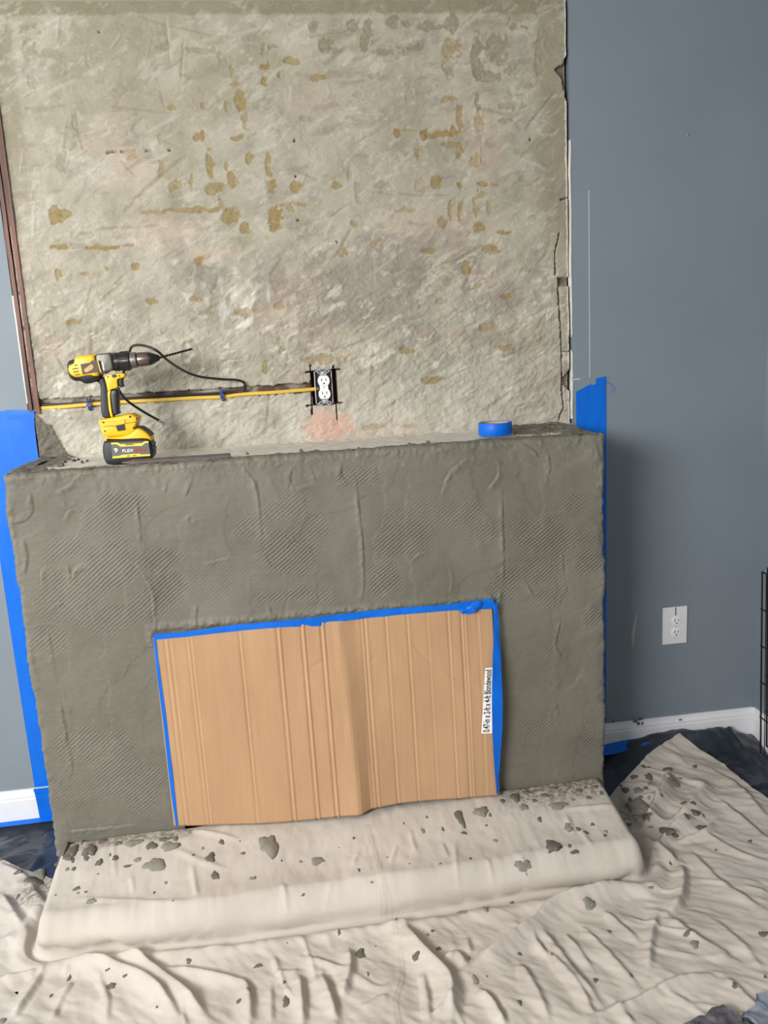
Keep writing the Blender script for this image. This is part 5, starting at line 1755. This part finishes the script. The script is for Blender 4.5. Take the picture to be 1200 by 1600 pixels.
HT, FLR, FR, NR = 'mortar droppings on the hearth cloth', 'mortar droppings on the floor cloth', 'mortar droppings right of the hearth', 'mortar droppings by the surround foot'
BIG = [(242, 1352, 32, 19, HT, 'large oval mortar splat on the hearth cloth, front of left corner'), (421, 1321, 34, 28, HT, 'large ragged mortar splat under the left half of the cardboard'), (496, 1346, 26, 11, HT, 'long flat mortar splat with a thin tail, centre of hearth cloth'),
       (718, 1277, 12, 27, HT, 'elongated mortar lump pointing at the cardboard edge'), (752, 1269, 24, 15, HT, 'rounded mortar lump just below the cardboard corner'), (820, 1357, 23, 26, HT, 'round mortar splat on the hearth cloth front, smeared downward'), (863, 1321, 20, 16, HT, 'heart-shaped mortar lump on the right hearth cloth'),
       (899, 1333, 19, 8, HT, 'wide short mortar lump right of the heart-shaped one'), (887, 1293, 12, 12, HT, 'dark mortar lump at the fold on the right hearth cloth'), (329, 1341, 17, 14, HT, 'angular mortar lump left of centre, nearer the cardboard'), (336, 1369, 14, 13, HT, 'round mortar lump below the angular one on hearth cloth'),
       (142, 1409, 15, 8, HT, 'oval mortar lump alone on the left hearth cloth front'), (140, 1329, 19, 15, HT, 'squarish mortar splat at the left hearth corner'), (155, 1348, 12, 8, HT, 'small wedge of mortar below the squarish splat, left hearth'), (921, 1413, 20, 17, FLR, 'star-shaped mortar splat in the fold below the hearth end'),
       (563, 1491, 16, 14, FLR, 'wedge of mortar in the cloth left of the centre seam'), (173, 1542, 16, 9, FLR, 'oblong mortar lump on the lower left floor cloth'), (743, 1533, 9, 16, FLR, 'upright sliver of mortar on the lower middle fold'), (650, 1495, 13, 11, FLR, 'mortar crumb pair right of the centre seam'), (447, 1565, 12, 12, FLR, 'heart-like mortar crumb on the bottom cloth folds'),
       (1085, 1476, 14, 11, FLR, 'round mortar lump low on the right floor cloth'), (1193, 1460, 14, 8, FLR, 'oval mortar lump at the right edge of the cloth'), (1073, 1459, 13, 7, FLR, 'hooked mortar crumb above the round lump, right floor cloth'), (1053, 1224, 28, 11, FR, 'long mortar smear in the cloth fold, right corner'), (1014, 1215, 12, 12, FR, 'largest mortar blob in the cloth corner by the wall'),
       (1042, 1202, 12, 7, FR, 'grey mortar oval nearest the cloth corner tip'), (998, 1259, 30, 20, FR, 'big dark mortar heap in the gully beside the hearth end'), (1095, 1294, 16, 8, FR, 'paired mortar blob at the right hand cloth crease'), (1042, 1298, 14, 12, FR, 'dark mortar smear deep in the cloth folds'), (265, 1323, 28, 12, NR, 'wide mortar smear at the surround foot by the cardboard'),
       (210, 1317, 28, 9, NR, 'flat mortar smear along the left surround foot'), (114, 1330, 18, 16, NR, 'mortar heap at the left foot of the surround'), (60, 1367, 27, 14, NR, 'mortar heap in the cloth hollow left of the hearth'), (872, 1260, 30, 12, NR, 'wide mortar clod on the trodden right hearth cloth'), (805, 1247, 18, 12, NR, 'mortar clod beside the cardboard bottom right corner')]
sd_i = 300
for (px, py, w, h, g, lb) in BIG:
    sd_i += 1
    clump(px, py, w, h, lb, g, sd_i, mat=M_CLUMP2 if w > 22 or sd_i % 3 == 0 else M_CLUMP)
SMALL = {
    (HT, 'tiny dark mortar crumb scattered on the hearth cloth'): [(180, 1341, 10, 7), (172, 1336, 4, 5), (105, 1359, 7, 5), (115, 1358, 7, 5), (120, 1389, 11, 6), (135, 1342, 9, 6), (215, 1344, 14, 6), (199, 1354, 16, 4), (317, 1326, 5, 6), (346, 1316, 9, 7), (302, 1336, 4, 3), (259, 1380, 5, 5), (241, 1395, 4, 4), (90, 1350, 9, 5), (114, 1345, 5, 7), (153, 1366, 5, 3), (380, 1334, 8, 5), (470, 1347, 6, 5), (395, 1373, 12, 6), (474, 1400, 7, 8),
        (581, 1380, 7, 7), (561, 1360, 5, 6), (553, 1310, 5, 5), (661, 1299, 7, 10), (692, 1296, 5, 7), (725, 1302, 10, 5), (667, 1277, 4, 5), (631, 1287, 4, 5), (774, 1314, 8, 5), (766, 1274, 5, 8), (760, 1290, 5, 3), (859, 1333, 7, 6), (904, 1296, 9, 6), (916, 1302, 9, 5), (945, 1306, 6, 5), (947, 1300, 6, 5), (926, 1289, 8, 5), (890, 1322, 6, 6), (843, 1281, 9, 8), (983, 1289, 7, 6), (818, 1342, 4, 3), (605, 1340, 3, 3), (640, 1350, 3, 3), (688, 1350, 7, 3), (735, 1342, 5, 4), (700, 1385, 3, 3), (530, 1325, 3, 3), (440, 1345, 3, 3), (122, 1396, 5, 4), (134, 1394, 5, 3), (87, 1399, 3, 3), (270, 1408, 4, 3), (375, 1315, 4, 3)],
    (FLR, 'tiny dark mortar crumb scattered on the floor cloth'): [(28, 1363, 12, 5), (28, 1401, 6, 5), (49, 1392, 8, 5), (295, 1502, 9, 9), (168, 1516, 8, 4), (195, 1525, 7, 4), (108, 1529, 6, 8), (80, 1556, 5, 4), (373, 1565, 7, 6), (403, 1510, 14, 5), (530, 1457, 6, 8), (245, 1574, 4, 3), (4, 1596, 9, 8), (388, 1545, 5, 5), (758, 1420, 9, 6), (800, 1411, 7, 4), (1017, 1387, 12, 4), (952, 1456, 6, 5), (1172, 1315, 7, 5), (1119, 1329, 5, 5), (862, 1491, 4, 4), (812, 1491, 6, 5), (930, 1532, 7, 6), (986, 1524, 5, 5), (812, 1567, 8, 7), (676, 1455, 7, 4), (668, 1461, 5, 3), (685, 1483, 8, 6), (1148, 1541, 8, 8), (619, 1436, 5, 3), (720, 1426, 18, 4), (1048, 1350, 5, 9), (587, 1479, 3, 3), (575, 1522, 3, 6), (449, 1474, 3, 3), (733, 1497, 3, 3), (761, 1526, 3, 3), (444, 1535, 5, 5), (1196, 1527, 6, 5)],
    (FR, 'small mortar blob in the cloth corner right of the hearth'): [(1006, 1198, 6, 5), (1014, 1199, 5, 3), (1086, 1198, 8, 5), (990, 1215, 10, 8), (1016, 1225, 8, 6), (1009, 1232, 9, 5), (997, 1236, 16, 8), (1014, 1248, 9, 7), (1034, 1243, 5, 4), (1001, 1245, 4, 4), (977, 1235, 13, 7), (1063, 1217, 8, 5), (1083, 1255, 11, 4), (1068, 1255, 10, 4), (1073, 1276, 9, 6), (1085, 1269, 11, 9), (1099, 1275, 4, 5), (1017, 1293, 10, 4), (1009, 1274, 8, 12), (1055, 1306, 14, 8), (970, 1228, 6, 4), (985, 1250, 6, 8), (1012, 1280, 8, 5)],
    (NR, 'small mortar clod at the foot of the surround'): [(99, 1329, 14, 14), (106, 1340, 16, 9), (237, 1322, 16, 11), (257, 1312, 20, 7), (56, 1377, 26, 9), (818, 1262, 14, 10), (850, 1243, 12, 6), (880, 1240, 10, 5), (905, 1236, 12, 6), (930, 1230, 10, 5), (835, 1252, 10, 6), (895, 1250, 9, 5), (920, 1247, 8, 5), (785, 1252, 9, 6), (865, 1232, 14, 5), (825, 1238, 10, 5), (940, 1240, 8, 6), (125, 1318, 14, 6), (160, 1315, 18, 5), (185, 1318, 12, 5), (275, 1311, 10, 6)],
}
SHORT = ['large oval splat on the left hearth', 'large ragged splat under the cardboard', 'long flat splat on the centre hearth', 'elongated lump under the cardboard', 'rounded lump by the cardboard corner', 'round smeared splat on the hearth front',
         'heart-shaped lump on the right hearth', 'wide short lump on the right hearth', 'dark lump at the right hearth fold', 'angular lump on the left hearth', 'round lump on the left hearth', 'lone oval lump on the left hearth front', 'squarish splat at the left hearth corner', 'small wedge at the left hearth corner',
         'star-shaped splat on the floor cloth', 'wedge left of the seam', 'oblong lump on the lower left cloth', 'upright sliver on the lower fold', 'crumb pair right of the seam', 'heart-like crumb on the bottom folds', 'round lump on the right floor cloth', 'oval lump at the right edge', 'hooked crumb on the right cloth',
         'long smear in the right cloth corner', 'largest blob in the cloth corner', 'grey oval near the cloth tip', 'dark heap in the gully', 'paired blob at the right crease', 'dark smear deep in the folds', 'wide smear by the cardboard foot', 'flat smear along the left surround foot', 'heap at the left surround foot', 'heap in the hollow left of the hearth', 'wide clod on the right hearth', 'clod by the cardboard corner']
ORD = ['nearest', 'second', 'third', 'fourth', 'fifth', 'sixth', 'seventh', 'eighth', 'ninth', 'tenth', 'eleventh', 'twelfth', 'thirteenth', 'fourteenth', 'fifteenth', 'sixteenth']
rows = []
for (g, lb), L in SMALL.items():
    for (px, py, w, h) in L:
        dist, k = min((math.hypot(px - B[0], py - B[1]), n) for n, B in enumerate(BIG))
        dx, dy = px - BIG[k][0], py - BIG[k][1]
        way = ('right of' if dx > 0 else 'left of') if abs(dx) > abs(dy) else ('below' if dy > 0 else 'above')
        rows.append((k, way, dist, px, py, w, h, g))
seen = {}
for (k, way, dist, px, py, w, h, g) in sorted(rows):         # from the nearest outwards
    n = seen.get((k, way), 0)
    seen[(k, way)] = n + 1
    alone = sum(1 for r in rows if r[0] == k and r[1] == way) == 1
    lab = ('' if alone else ORD[n] + ' ') + ('small' if w >= 9 else 'tiny') + ' mortar crumb ' + way + ' the ' + SHORT[k]
    sd_i += 1
    clump(px, py, w, h, lab, g, sd_i, mat=M_CLUMP2 if sd_i % 4 == 0 else M_CLUMP)
# crumbs on the ledge
LEDGE_BITS = sorted([(108, 717, 5, 3), (115, 719, 6, 4), (122, 717, 4, 3), (128, 721, 5, 3), (100, 721, 7, 4), (136, 719, 4, 3), (95, 726, 9, 4), (668, 690, 6, 3), (640, 693, 5, 3), (560, 699, 4, 2), (470, 703, 5, 3), (386, 708, 4, 3), (830, 672, 12, 5), (846, 670, 16, 5), (866, 668, 12, 5), (880, 664, 10, 6), (858, 662, 14, 4), (820, 676, 8, 3), (892, 668, 10, 5)])
FIRST = ['first', 'second', 'third', 'fourth', 'fifth', 'sixth', 'seventh', 'eighth', 'ninth', 'tenth', 'eleventh', 'twelfth']
for k, (px, py, w, h) in enumerate(LEDGE_BITS):
    c = oz(px, py, LEDGE_Z)
    c[1] = max(min(c[1], -0.012), -DEP + 0.02)
    c[2] = LEDGE_Z - 0.001
    big = px > 800
    clump(px, py, w, h, FIRST[k - 12] + ' broken mortar flake from the left, at the right end of the ledge' if big else FIRST[k] + ' tiny mortar crumb from the left on the pale ledge', 'mortar flakes on the ledge right end' if big else 'mortar crumbs on the ledge', 700 + k, where=c, tall=0.6)
# dark splash on the right hand skirting
for k, (px, py, w, h) in enumerate([(993, 1127, 8, 5), (1001, 1124, 7, 5), (998, 1131, 6, 5), (1063, 1125, 5, 2.5), (958, 1128, 6, 2.5), (1004, 1131, 3, 5)]):
    c = oy(px, py, -0.0150)
    mpp = 2.6 / F_PX
    V, Fc = clump_mesh(w * .5 * mpp, h * .5 * mpp, 0.0015, 760 + k)
    V = np.array(V)[:, [0, 2, 1]] * [1, -1, 1]
    o = mesh('mortar_splash', V + c, Fc, M_CLUMP, None, True, origin=c)
    tag(o, ['largest dark mortar splash on the white right skirting', 'dark mortar splash right of the largest one on the skirting', 'dark mortar splash just below the largest one on the skirting', 'lone mortar speck farthest right on the white skirting', 'mortar speck farthest left on the white skirting', 'thin mortar drip right of the skirting splashes'][k], 'mortar', 'mortar splashes on the skirting')
